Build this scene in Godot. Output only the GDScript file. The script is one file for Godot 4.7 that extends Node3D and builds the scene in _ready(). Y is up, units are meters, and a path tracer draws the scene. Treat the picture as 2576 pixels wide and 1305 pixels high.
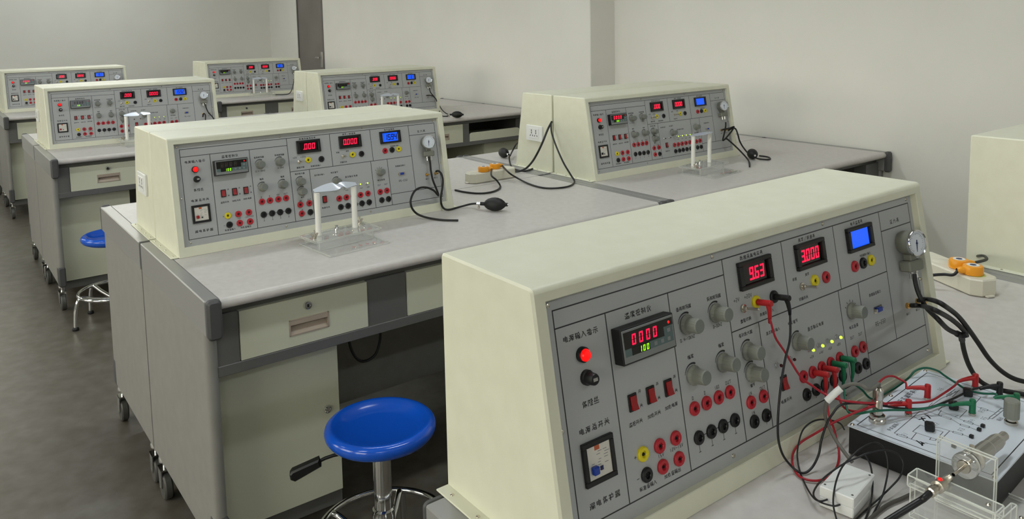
extends Node3D
# Teaching laboratory: rows of grey desks back to back, each carrying a cream control console.
# World: y up, floor at 0, desk tops at TOP; x runs along the desks towards the right wall, -z runs down the room.

const TOP := 0.80
const FOCAL := 1990.146            # pixels of the 2576 x 1305 frame
const MIDDLE := Vector2(1288.0, 260.986)
const EYE := Vector3(-0.5028, 1.4438, 2.5707)
const PITCH := 5.8342
const YAW := -36.9485
const ROLL := -1.1137
const LAMP := 1.45                   # strength of one ceiling fitting

# the console's side profile and width
const CW := 0.9237
const CH := 0.3347
const CTF := 0.1987
const CBF := 0.2594
const REC := 0.012
const XA := 0.0483                  # console's left side from the desk's left end
const DESK := 1.6
const DEEP := 0.66
const ROW0 := 1.6692
const ROW2 := -2.6546
const ROW3 := -5.2301
const WALL := 3.172

var M := {}
var G := {}
var look := Basis()
var rng := RandomNumberGenerator.new()
var sg := 1

# ---------------------------------------------------------------- pixels to places
func ray(u: float, v: float) -> Vector3:
	return look * Vector3((u - MIDDLE.x) / FOCAL, -(v - MIDDLE.y) / FOCAL, -1.0)

func pix(u: float, v: float, h: float) -> Vector3:      # on the level h above the desk tops
	var r := ray(u, v)
	return EYE + r * ((TOP + h - EYE.y) / r.y)

func pixz(u: float, v: float, z: float) -> Vector3:
	var r := ray(u, v)
	return EYE + r * ((z - EYE.z) / r.z)

func panel_basis() -> Basis:
	var up := Vector3(0, CH, CTF - CBF).normalized()
	return Basis(Vector3.RIGHT, up, Vector3.RIGHT.cross(up))

func ppx(u: float, v: float, n: float, x0 := 0.0, z0 := ROW0) -> Vector3:   # n in front of a console's recessed panel
	var b := panel_basis()
	var a := Vector3(x0 + XA, TOP + CH, z0 + CTF) + b.z * (n - REC)
	var r := ray(u, v)
	return EYE + r * (b.z.dot(a - EYE) / b.z.dot(r))

# ---------------------------------------------------------------- mesh helpers
func st_new() -> SurfaceTool:
	var st := SurfaceTool.new()
	st.begin(Mesh.PRIMITIVE_TRIANGLES)
	return st

func done(st: SurfaceTool) -> ArrayMesh:
	st.generate_normals()
	return st.commit()

func poly(st: SurfaceTool, p: Array, out: Vector3, smooth := -1) -> void:
	var n := Vector3.ZERO
	for i in p.size():
		var a: Vector3 = p[i]
		var b: Vector3 = p[(i + 1) % p.size()]
		n += (a - p[0]).cross(b - p[0])
	var flip := n.dot(out) > 0.0
	st.set_smooth_group(smooth)
	for i in range(1, p.size() - 1):
		st.add_vertex(p[0])
		st.add_vertex(p[i + 1] if flip else p[i])
		st.add_vertex(p[i] if flip else p[i + 1])

func box(st: SurfaceTool, lo: Vector3, hi: Vector3, bev := 0.0, t := Transform3D()) -> void:
	var c := (lo + hi) / 2.0
	var h := (hi - lo) / 2.0
	bev = minf(bev, minf(h.x, minf(h.y, h.z)) * 0.95)
	var at := func(s: Vector3, axis: int) -> Vector3:
		var e := h
		for k in 3:
			if k != axis:
				e[k] -= bev
		return t * (c + Vector3(s.x * e.x, s.y * e.y, s.z * e.z))
	for a in 3:
		var b := (a + 1) % 3
		var d := (a + 2) % 3
		for s in [-1.0, 1.0]:
			var q := []
			for k in [[-1.0, -1.0], [1.0, -1.0], [1.0, 1.0], [-1.0, 1.0]]:
				var v := Vector3.ZERO
				v[a] = s
				v[b] = k[0]
				v[d] = k[1]
				q.append(at.call(v, a))
			var o := Vector3.ZERO
			o[a] = s
			poly(st, q, t.basis * o)
			if bev > 0.0:
				for s2 in [-1.0, 1.0]:
					var v1 := Vector3.ZERO
					v1[a] = s
					v1[b] = s2
					v1[d] = -1.0
					var v2 := v1
					v2[d] = 1.0
					var o2 := Vector3.ZERO
					o2[a] = s
					o2[b] = s2
					poly(st, [at.call(v1, a), at.call(v2, a), at.call(v2, b), at.call(v1, b)], t.basis * o2)
	if bev > 0.0:
		for i in 8:
			var v := Vector3(1.0 if i & 1 else -1.0, 1.0 if i & 2 else -1.0, 1.0 if i & 4 else -1.0)
			poly(st, [at.call(v, 0), at.call(v, 1), at.call(v, 2)], t.basis * v)

func box_mesh(lo: Vector3, hi: Vector3, bev := 0.0) -> ArrayMesh:
	var st := st_new()
	box(st, lo, hi, bev)
	return done(st)

# profile [(radius, height)] from the bottom up the outside to the top, turned about z
func lathe(st: SurfaceTool, prof: Array, segs := 20, t := Transform3D(), flute := 0.0) -> void:
	var last := Vector2.ZERO
	for i in prof.size() - 1:
		var p: Vector2 = prof[i]
		var q: Vector2 = prof[i + 1]
		var d := (q - p).normalized()
		if i == 0 or d.dot(last) < 0.8:
			sg += 1
		last = d
		for k in segs:
			var a0 := TAU * k / segs
			var a1 := TAU * (k + 1) / segs
			var f0 := 1.0 - (flute if k % 2 == 0 else 0.0)
			var f1 := 1.0 - (flute if (k + 1) % 2 == 0 else 0.0)
			var v := []
			for e in [[p, a0, f0], [p, a1, f1], [q, a1, f1], [q, a0, f0]]:
				var r: float = e[0].x * e[2]
				var w := t * Vector3(cos(e[1]) * r, sin(e[1]) * r, e[0].y)
				if v.is_empty() or not w.is_equal_approx(v[-1]):
					v.append(w)
			if v.size() > 2 and v[0].is_equal_approx(v[-1]):
				v.pop_back()
			if v.size() > 2:
				var am := (a0 + a1) / 2.0
				poly(st, v, t.basis * Vector3(cos(am) * d.y, sin(am) * d.y, -d.x), -1 if flute > 0.0 else sg)

func lathe_mesh(prof: Array, segs := 20, t := Transform3D(), flute := 0.0) -> ArrayMesh:
	var st := st_new()
	lathe(st, prof, segs, t, flute)
	return done(st)

func upright() -> Transform3D:      # turns a z lathe into a y lathe
	return Transform3D(Basis(Vector3.RIGHT, -PI / 2), Vector3.ZERO)

func spline(p: Array, sub := 8) -> PackedVector3Array:
	var o := PackedVector3Array()
	for i in p.size() - 1:
		var a: Vector3 = p[maxi(i - 1, 0)]
		var b: Vector3 = p[i]
		var c: Vector3 = p[i + 1]
		var d: Vector3 = p[mini(i + 2, p.size() - 1)]
		for k in sub:
			o.append(b.cubic_interpolate(c, a, d, float(k) / sub))
	o.append(p[-1])
	return o

func tube(st: SurfaceTool, p: PackedVector3Array, rad: float, segs := 8, rad_end := -1.0) -> void:
	if rad_end < 0.0:
		rad_end = rad
	sg += 1
	var g := sg
	var dir := (p[1] - p[0]).normalized()
	var side := dir.cross(Vector3.UP)
	if side.length() < 0.05:
		side = dir.cross(Vector3.RIGHT)
	side = side.normalized()
	var ring := []
	for i in p.size():
		var d := (p[mini(i + 1, p.size() - 1)] - p[maxi(i - 1, 0)]).normalized()
		if d.length() < 0.5:
			d = dir
		side = (side - d * side.dot(d)).normalized()
		var up := side.cross(d)
		var r := lerpf(rad, rad_end, float(i) / (p.size() - 1))
		var now := []
		for k in segs:
			var a := TAU * k / segs
			now.append(p[i] + (side * cos(a) + up * sin(a)) * r)
		if i > 0:
			for k in segs:
				var m := (k + 1) % segs
				poly(st, [ring[k], ring[m], now[m], now[k]], (ring[k] + now[m]) / 2.0 - (p[i - 1] + p[i]) / 2.0, g)
		else:
			poly(st, now, -d)
		ring = now
		dir = d
	poly(st, ring, dir)

func tube_mesh(p: Array, rad: float, segs := 8, sub := 6, rad_end := -1.0) -> ArrayMesh:
	var st := st_new()
	tube(st, spline(p, sub) if sub > 1 else PackedVector3Array(p), rad, segs, rad_end)
	return done(st)

# outline [(a, b)] extruded from 0 to depth; t maps (a, b, depth) into place
func prism(st: SurfaceTool, outline: PackedVector2Array, depth: float, t := Transform3D(), bev := 0.0, skip := -1) -> void:
	var idx := Geometry2D.triangulate_polygon(outline)
	var small := outline
	if bev > 0.0:
		var off := Geometry2D.offset_polygon(outline, -bev, Geometry2D.JOIN_MITER)
		if off.size() == 1 and off[0].size() == outline.size():
			small = off[0]
			var best := 0
			for i in small.size():
				if small[i].distance_to(outline[0]) < small[best].distance_to(outline[0]):
					best = i
			var re := PackedVector2Array()
			for i in small.size():
				re.append(small[(i + best) % small.size()])
			if re[1].distance_to(outline[1]) > re[-1].distance_to(outline[1]):
				var rv := PackedVector2Array([re[0]])
				for i in range(re.size() - 1, 0, -1):
					rv.append(re[i])
				re = rv
			small = re
		else:
			bev = 0.0
	for e in [[0.0, Vector3.FORWARD], [depth, Vector3.BACK]]:
		for i in range(0, idx.size(), 3):
			var q := []
			for k in 3:
				var w := small[idx[i + k]]
				q.append(t * Vector3(w.x, w.y, e[0]))
			poly(st, q, t.basis * e[1])
	var turn := 1.0 if not Geometry2D.is_polygon_clockwise(outline) else -1.0
	var first := 0
	for i in outline.size():        # start after a sharp corner, so that rounded runs share one smooth group
		var e0 := (outline[i] - outline[i - 1]).normalized()
		if e0.dot((outline[(i + 1) % outline.size()] - outline[i]).normalized()) < 0.8:
			first = i
			break
	var prev := Vector2.ZERO
	for w in outline.size():
		var i := (first + w) % outline.size()
		var j := (i + 1) % outline.size()
		var a := outline[i]
		var b := outline[j]
		var n := Vector3((b - a).y, -(b - a).x, 0) * turn
		if prev.dot((b - a).normalized()) < 0.8:
			sg += 3
		prev = (b - a).normalized()
		if i != skip:
			poly(st, [t * Vector3(a.x, a.y, bev), t * Vector3(b.x, b.y, bev), t * Vector3(b.x, b.y, depth - bev), t * Vector3(a.x, a.y, depth - bev)], t.basis * n, sg)
		if bev > 0.0:
			var c := small[i]
			var d := small[j]
			poly(st, [t * Vector3(a.x, a.y, bev), t * Vector3(b.x, b.y, bev), t * Vector3(d.x, d.y, 0), t * Vector3(c.x, c.y, 0)], t.basis * (n.normalized() + Vector3.FORWARD), sg + 1)
			poly(st, [t * Vector3(a.x, a.y, depth - bev), t * Vector3(b.x, b.y, depth - bev), t * Vector3(d.x, d.y, depth), t * Vector3(c.x, c.y, depth)], t.basis * (n.normalized() + Vector3.BACK), sg + 2)

func round_rect(w: float, h: float, r: float, n := 4) -> PackedVector2Array:
	var o := PackedVector2Array()
	for c in [[w - r, r, -90.0], [w - r, h - r, 0.0], [r, h - r, 90.0], [r, r, 180.0]]:
		for k in n + 1:
			var a := deg_to_rad(c[2] + 90.0 * k / n)
			o.append(Vector2(c[0] + cos(a) * r, c[1] + sin(a) * r))
	return o

# ---------------------------------------------------------------- nodes
func part(parent: Node3D, called: String, mesh: Mesh, m: Material, t := Transform3D()) -> MeshInstance3D:
	var o := MeshInstance3D.new()
	o.name = called
	o.mesh = mesh
	o.material_override = m
	o.transform = t
	parent.add_child(o, true)
	return o

func thing(called: String, label: String, category: String, at := Vector3.ZERO, turn := 0.0, group := "") -> Node3D:
	var o := Node3D.new()
	o.name = called
	add_child(o, true)
	o.position = at
	o.rotation.y = turn
	tag(o, label, category, group)
	return o

func tag(o: Node3D, label: String, category: String, group := "") -> void:
	o.set_meta("label", label)
	o.set_meta("category", category)
	if group:
		o.set_meta("group", group)

func struct(called: String, mesh: Mesh, m: Material, label := "", parent: Node3D = null) -> MeshInstance3D:
	var o := part(parent if parent else self, called, mesh, m)
	if parent == null:
		o.set_meta("kind", "structure")
		if label:
			o.set_meta("label", label)
	return o

func mat(called: String, c: Color, rough := 0.5, metal := 0.0, spec := 0.5) -> StandardMaterial3D:
	var m := StandardMaterial3D.new()
	m.resource_name = called
	m.albedo_color = c
	m.roughness = rough
	m.metallic = metal
	m.metallic_specular = spec
	M[called] = m
	return m

func glow(called: String, c: Color, e: Color, k: float) -> StandardMaterial3D:
	var m := mat(called, c, 0.3)
	m.emission_enabled = true
	m.emission = e
	m.emission_energy_multiplier = k
	return m

func noise_tex(freq: float, lo: Color, hi: Color, size := 512, seed_ := 1, oct := 4) -> NoiseTexture2D:
	var n := FastNoiseLite.new()
	n.seed = seed_
	n.frequency = freq
	n.fractal_octaves = oct
	var t := NoiseTexture2D.new()
	t.width = size
	t.height = size
	t.seamless = true
	t.noise = n
	var g := Gradient.new()
	g.set_color(0, lo)
	g.set_color(1, hi)
	t.color_ramp = g
	return t

func triplanar(m: StandardMaterial3D, t: Texture2D, scale: float) -> void:
	m.albedo_texture = t
	m.uv1_triplanar = true
	m.uv1_world_triplanar = true
	m.uv1_scale = Vector3.ONE * scale

func materials() -> void:
	var cream := mat("cream_powder_coat", Color(0.885, 0.88, 0.80), 0.42, 0.0, 0.5)
	triplanar(cream, noise_tex(0.02, Color(0.97, 0.97, 0.96), Color(1, 1, 1), 256, 3), 3.0)
	mat("panel_edge", Color(0.62, 0.62, 0.62), 0.5)
	var lam := mat("desk_laminate", Color(0.815, 0.795, 0.78), 0.38)
	triplanar(lam, noise_tex(0.03, Color(0.95, 0.945, 0.94), Color(1, 1, 1), 512, 5), 2.0)
	var grey := mat("grey_steel", Color(0.57, 0.56, 0.54), 0.5)
	triplanar(grey, noise_tex(0.02, Color(0.95, 0.95, 0.95), Color(1, 1, 1), 256, 7), 2.5)
	mat("rail_grey", Color(0.555, 0.55, 0.54), 0.30)
	mat("dark_grey_steel", Color(0.385, 0.38, 0.372), 0.5)
	mat("nose_plastic", Color(0.305, 0.302, 0.305), 0.55)
	mat("drawer_cream", Color(0.80, 0.80, 0.715), 0.5)
	mat("pull_beige", Color(0.66, 0.60, 0.54), 0.5)
	mat("pull_dark", Color(0.36, 0.31, 0.27), 0.6)
	mat("black_plastic", Color(0.055, 0.055, 0.06), 0.45)
	mat("black_rubber", Color(0.07, 0.066, 0.06), 0.55)
	mat("black_wire", Color(0.075, 0.075, 0.08), 0.42)
	mat("grey_wire", Color(0.42, 0.41, 0.385), 0.5)
	mat("fibre_sheath", Color(0.30, 0.285, 0.26), 0.5)
	mat("red_wire", Color(0.64, 0.09, 0.15), 0.42)
	mat("green_wire", Color(0.055, 0.37, 0.28), 0.42)
	mat("red_plug", Color(0.70, 0.10, 0.12), 0.4)
	mat("green_plug", Color(0.05, 0.42, 0.27), 0.4)
	mat("red_socket", Color(0.71, 0.13, 0.18), 0.4)
	mat("yellow_socket", Color(0.87, 0.80, 0.10), 0.4)
	mat("black_socket", Color(0.07, 0.07, 0.075), 0.4)
	mat("hole", Color(0.02, 0.015, 0.015), 0.6)
	mat("chrome", Color(0.86, 0.86, 0.86), 0.08, 1.0)
	mat("nickel", Color(0.80, 0.775, 0.73), 0.22, 1.0)
	mat("steel_satin", Color(0.74, 0.735, 0.72), 0.32, 1.0)
	mat("brass", Color(0.86, 0.70, 0.42), 0.25, 1.0)
	mat("knob_grey", Color(0.52, 0.525, 0.49), 0.5)
	mat("knob_cap", Color(0.46, 0.475, 0.455), 0.45)
	mat("rocker_red", Color(0.60, 0.07, 0.09), 0.35)
	mat("lens_red", Color(0.25, 0.01, 0.01), 0.15)
	mat("window_dark", Color(0.035, 0.02, 0.022), 0.12)
	mat("teal_face", Color(0.34, 0.41, 0.41), 0.35)
	mat("silver_face", Color(0.50, 0.51, 0.51), 0.35)
	mat("off_segment", Color(0.17, 0.125, 0.10), 0.4)
	glow("red_segment", Color(0.9, 0.05, 0.1), Color(1.0, 0.05, 0.27), 1.25)
	glow("red_lamp", Color(0.9, 0.05, 0.05), Color(1.0, 0.03, 0.03), 0.9)
	glow("green_segment", Color(0.6, 0.9, 0.1), Color(0.62, 1.0, 0.06), 1.0)
	glow("green_led", Color(0.8, 0.95, 0.3), Color(0.85, 1.0, 0.3), 1.0)
	glow("blue_display", Color(0.05, 0.2, 0.9), Color(0.02, 0.37, 1.0), 0.85)
	mat("lcd_segment", Color(0.01, 0.03, 0.16), 0.6)
	mat("white_plastic", Color(0.92, 0.92, 0.91), 0.3)
	mat("ivory_plastic", Color(0.87, 0.85, 0.78), 0.4)
	mat("orange_plastic", Color(0.98, 0.65, 0.13), 0.3)
	mat("blue_plastic", Color(0.11, 0.24, 0.62), 0.35)
	mat("stool_blue", Color(0.075, 0.34, 0.80), 0.16, 0.0, 0.55)
	mat("board_white", Color(0.85, 0.88, 0.92), 0.25)
	mat("board_black", Color(0.045, 0.045, 0.05), 0.5)
	mat("delrin_white", Color(0.93, 0.92, 0.89), 0.35)
	mat("foil", Color(0.83, 0.85, 0.89), 0.28, 0.35)
	mat("valve_grey", Color(0.47, 0.47, 0.43), 0.45)
	mat("dial_white", Color(0.85, 0.87, 0.90), 0.2)
	mat("wheel_grey", Color(0.30, 0.295, 0.28), 0.5)
	mat("pink_print", Color(0.70, 0.56, 0.55), 0.5)
	mat("outlet_dark", Color(0.16, 0.16, 0.17), 0.5)
	mat("breaker_white", Color(0.84, 0.82, 0.78), 0.35)
	mat("print_orange", Color(0.75, 0.36, 0.20), 0.4)
	mat("print_navy", Color(0.10, 0.14, 0.34), 0.4)
	mat("sticker_green", Color(0.74, 0.78, 0.46), 0.5)
	var acr := mat("acrylic", Color(0.93, 0.94, 0.92, 0.10), 0.03)
	acr.transparency = BaseMaterial3D.TRANSPARENCY_ALPHA
	var edge := mat("acrylic_glint", Color(0.86, 0.87, 0.84, 0.45), 0.3)  # whitish bars: painted glint on the edges of clear plates
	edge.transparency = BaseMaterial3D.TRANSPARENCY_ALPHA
	var edge2 := mat("acrylic_glint_pale", Color(0.94, 0.95, 0.92, 0.85), 0.3)  # stronger painted glint, for the micrometer stage
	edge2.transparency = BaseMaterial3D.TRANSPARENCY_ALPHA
	var pane := mat("window_glass", Color(0.95, 0.97, 1.0, 0.06), 0.0)
	pane.transparency = BaseMaterial3D.TRANSPARENCY_ALPHA
	var wall := mat("wall_paint", Color(0.90, 0.89, 0.86), 0.85)
	triplanar(wall, noise_tex(0.012, Color(0.985, 0.983, 0.98), Color(1, 1, 1), 512, 11), 0.35)
	mat("ceiling_paint", Color(0.90, 0.90, 0.89), 0.9)
	var fl := mat("floor_terrazzo", Color(0.415, 0.40, 0.37), 0.38)
	triplanar(fl, noise_tex(0.018, Color(0.78, 0.74, 0.68), Color(1, 1, 1), 1024, 13, 6), 0.55)
	var door := mat("door_brown", Color(0.50, 0.475, 0.455), 0.5)
	triplanar(door, noise_tex(0.01, Color(0.90, 0.89, 0.89), Color(1, 1, 1), 256, 17), 0.8)
	mat("door_frame", Color(0.42, 0.40, 0.385), 0.5)
	mat("lamp_housing", Color(0.9, 0.9, 0.9), 0.5)
	glow("lamp_tube", Color(1, 1, 1), Color(0.97, 0.98, 1.0), 7.0)
	mat("frame_white", Color(0.88, 0.88, 0.88), 0.4)

# ---------------------------------------------------------------- lettering: strokes on a 10 x 10 grid, y down
const STROKES := {
	"电": "1282 8286 8616 1612 1484 5058 5898 9897", "源": "1122 0415 0927 3191 3136 3608 4383 8386 8646 4643 4484 6669 5748 7788",
	"输": "0141 2105 0545 2329 0747 7043 7094 5474 5559 5575 7579 5777 8789 9599", "入": "3152 5209 4299", "指": "0242 2129 0645 5054 8232 5494 4686 8689 8949 4946 4888",
	"示": "2181 0494 5459 5949 2608 7698", "保": "3013 2329 4181 8144 4441 3696 6469 6538 6598", "险": "0131 0109 3123 2335 3525 7042 7094 5474 5659 7278 8677 4999",
	"丝": "3012 1232 3206 0646 7052 5272 7246 4696 0999", "总": "2041 7052 2383 8386 8626 2623 1708 3738 3889 8987 5766 8798", "开": "1181 0595 3136 3608 7179",
	"关": "2031 7061 1383 0595 5309 5599", "漏": "1122 0415 0927 3191 9193 3393 3308 3595 4549 9599 6569 5658 7678", "护": "0242 2129 0645 6061 4282 4239 8286 4686",
	"器": "1141 4143 4313 1311 6191 9193 9363 6361 0595 5409 5599 1747 4749 4919 1917 6797 9799 9969 6967", "温": "1122 0415 0927 4181 8144 4441 4282 3696 3639 9699 5659 7679 2999",
	"度": "5051 1191 1116 1608 3393 4246 7246 4676 3787 8739 4799", "控": "0242 2129 0645 6061 4191 5344 7394 4585 6569 3999", "制": "2013 0252 0555 3139 1518 1555 5557 7177 9198 9888",
	"仪": "3013 2329 6061 9239 4299", "加": "0343 4348 4838 2109 6292 9298 9868 6862", "热": "0232 2127 0535 4272 5037 7276 7687 0809 3849 5869 8899",
	"标": "0242 2029 2306 2446 5181 4494 6469 5638 7698", "准": "0122 0926 4024 3239 3292 6162 3594 3796 3999 6369", "值": "3013 2329 4191 6064 4484 4449 8489 4686 4888 3999",
	"出": "5159 1115 1585 8185 0609 0999 9699", "音": "5051 1181 3143 7163 0494 2686 8689 8929 2926 2888", "频": "2025 2242 0545 2528 4609 5191 7153 5383 5387 8387 6569 7799",
	"振": "0242 2129 0645 4191 4108 5393 4595 5559 5977 6599", "荡": "0191 3032 7072 0314 0516 0928 4484 8446 4494 9499 9989 5548 7569", "低": "3013 2329 8041 4149 4966 4595 6099",
	"幅": "0242 0207 4247 2029 5191 5383 8385 8555 5553 5696 9699 9959 5956 7679 5898", "差": "3041 7061 1282 2474 0696 5206 4787 6769 3999", "动": "0141 0444 2407 0747 3748 5393 9398 9888 7149",
	"放": "2021 0242 1309 1444 4449 4939 6053 5393 8359 5499", "大": "0393 5054 5409 5499", "数": "0343 2006 1122 4132 2107 0746 4609 6053 5393 8359 5499",
	"据": "0242 2129 0645 4191 9193 4393 4108 6367 4595 5797 9799 9959 5957", "采": "8011 2223 5253 8273 0595 5459 5509 5599", "集": "3013 2226 2282 2484 2686 5256 0797 5659 5709 5799",
	"压": "1191 1116 1608 3585 5358 6778 2898", "表": "1181 2373 0595 5055 5407 3639 5599 8566", "率": "5051 1191 5132 3253 5334 3474 0213 9283 0797 5659",
	"转": "0141 2105 0545 2329 0747 5191 4494 7053 5387 8758 5868", "速": "1021 0323 2327 2708 0899 4191 4383 8385 8545 4543 6067 6547 6587", "子": "1181 8153 5358 5848 0595",
	"力": "1383 8388 8878 5042 4209", "选": "1021 0323 2327 2708 0899 5042 4383 6055 3595 5537 7578 7898", "择": "0242 2129 0645 4181 8145 4195 4686 3898 6569",
	"通": "1021 0323 2327 2708 0899 4181 8163 4484 4448 8488 4686 6468", "信": "3013 2329 6061 3292 4484 4686 4888 4849 8889 4989", "接": "0242 2129 0645 6051 4191 5354 7374 3595 6348 7799 4797 6739",
	"口": "2282 8288 8828 2822", "直": "1181 5053 2383 2328 8388 2585 2787 0999", "流": "1122 0415 0927 6061 3191 6143 4373 4539 6569 8588 8898", "稳": "3011 0242 2029 2306 2446 6053 5383 4393 9397 4595 4797 4849 5868 8899",
	"调": "1021 0323 2328 2837 4149 4191 9199 9989 5383 6366 5585 5787 8789 8959 5957", "节": "0191 3032 7072 1484 8487 8777 5459", "量": "2181 8183 8323 2321 2282 0494 2686 8688 8828 2826 5459 0999",
	"程": "3011 0242 2029 2306 2446 5181 8184 8454 5451 4696 4888 6669 4999", "切": "0343 2028 2847 5191 9198 9888 7148", "换": "0242 2129 0645 6042 5181 4393 4346 9396 3696 6439 6699",
	"可": "0191 2353 5357 5727 2723 8188 8877", "传": "3013 2329 4181 3494 6045 4585 8558 5868", "感": "1191 1116 1607 3353 3555 5557 5737 3735 6068 9587 0809 2839 8898", "路": "0131 3133 3303 0301 2308 2545 0838 6043 4383 8338 4399 5686 8689 8959 5956",
	"+": "5258 2585", "-": "2585", "0": "3070 7079 7939 3930", "1": "5059", "2": "3070 7075 7535 3539 3979", "3": "3070 7079 7939 3575", "4": "3035 3575 7079", "5": "7030 3035 3575 7579 7939", "6": "7030 3039 3979 7975 7535", "8": "3070 7079 7939 3930 3575",
	"R": "2920 2070 7075 7525 5579", "S": "7020 2025 2575 7579 7929", "I": "5059", "N": "2920 2079 7970", "O": "2070 7079 7929 2920", "U": "2029 2979 7970", "T": "1080 5059", "V": "2059 5980", "A": "2950 5080 8089 3575", "K": "2029 7025 2579", "H": "2029 7079 2575", "Z": "2070 7029 2979", ".": "4849", "/": "8029",
}

func stroke(im: Image, a: Vector2, b: Vector2, w: float, c: Color) -> void:
	var lo := Vector2(minf(a.x, b.x), minf(a.y, b.y)) - Vector2.ONE * (w + 1.0)
	var hi := Vector2(maxf(a.x, b.x), maxf(a.y, b.y)) + Vector2.ONE * (w + 1.0)
	for y in range(maxi(0, int(lo.y)), mini(im.get_height(), int(hi.y) + 2)):
		for x in range(maxi(0, int(lo.x)), mini(im.get_width(), int(hi.x) + 2)):
			var p := Vector2(x + 0.5, y + 0.5)
			var q := Geometry2D.get_closest_point_to_segment(p, a, b)
			var k := clampf(w / 2.0 + 0.5 - p.distance_to(q), 0.0, 1.0) * c.a
			if k > 0.0:
				im.set_pixel(x, y, im.get_pixel(x, y).lerp(Color(c.r, c.g, c.b), k))

# text centred at (x, y) pixels; turn in quarter turns is given as the two axes of a letter
func letters(im: Image, text: String, at: Vector2, size: float, pitch: float, w: float, c: Color, right := Vector2.RIGHT, down := Vector2.DOWN) -> void:
	for i in text.length():
		var o := at + right * ((i - (text.length() - 1) / 2.0) * pitch)
		if not STROKES.has(text[i]):
			continue
		for s in STROKES[text[i]].split(" "):
			var a := Vector2(float(s[0]) - 4.5, float(s[1]) - 4.5) * size / 10.0
			var b := Vector2(float(s[2]) - 4.5, float(s[3]) - 4.5) * size / 10.0
			stroke(im, o + right * a.x + down * a.y, o + right * b.x + down * b.y, w, c)

const PS0 := 0.0165                 # the printed sheet's left and top edge on the console front
const PT0 := 0.0155
const PW := 0.8885
const PH := 0.3000

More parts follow.
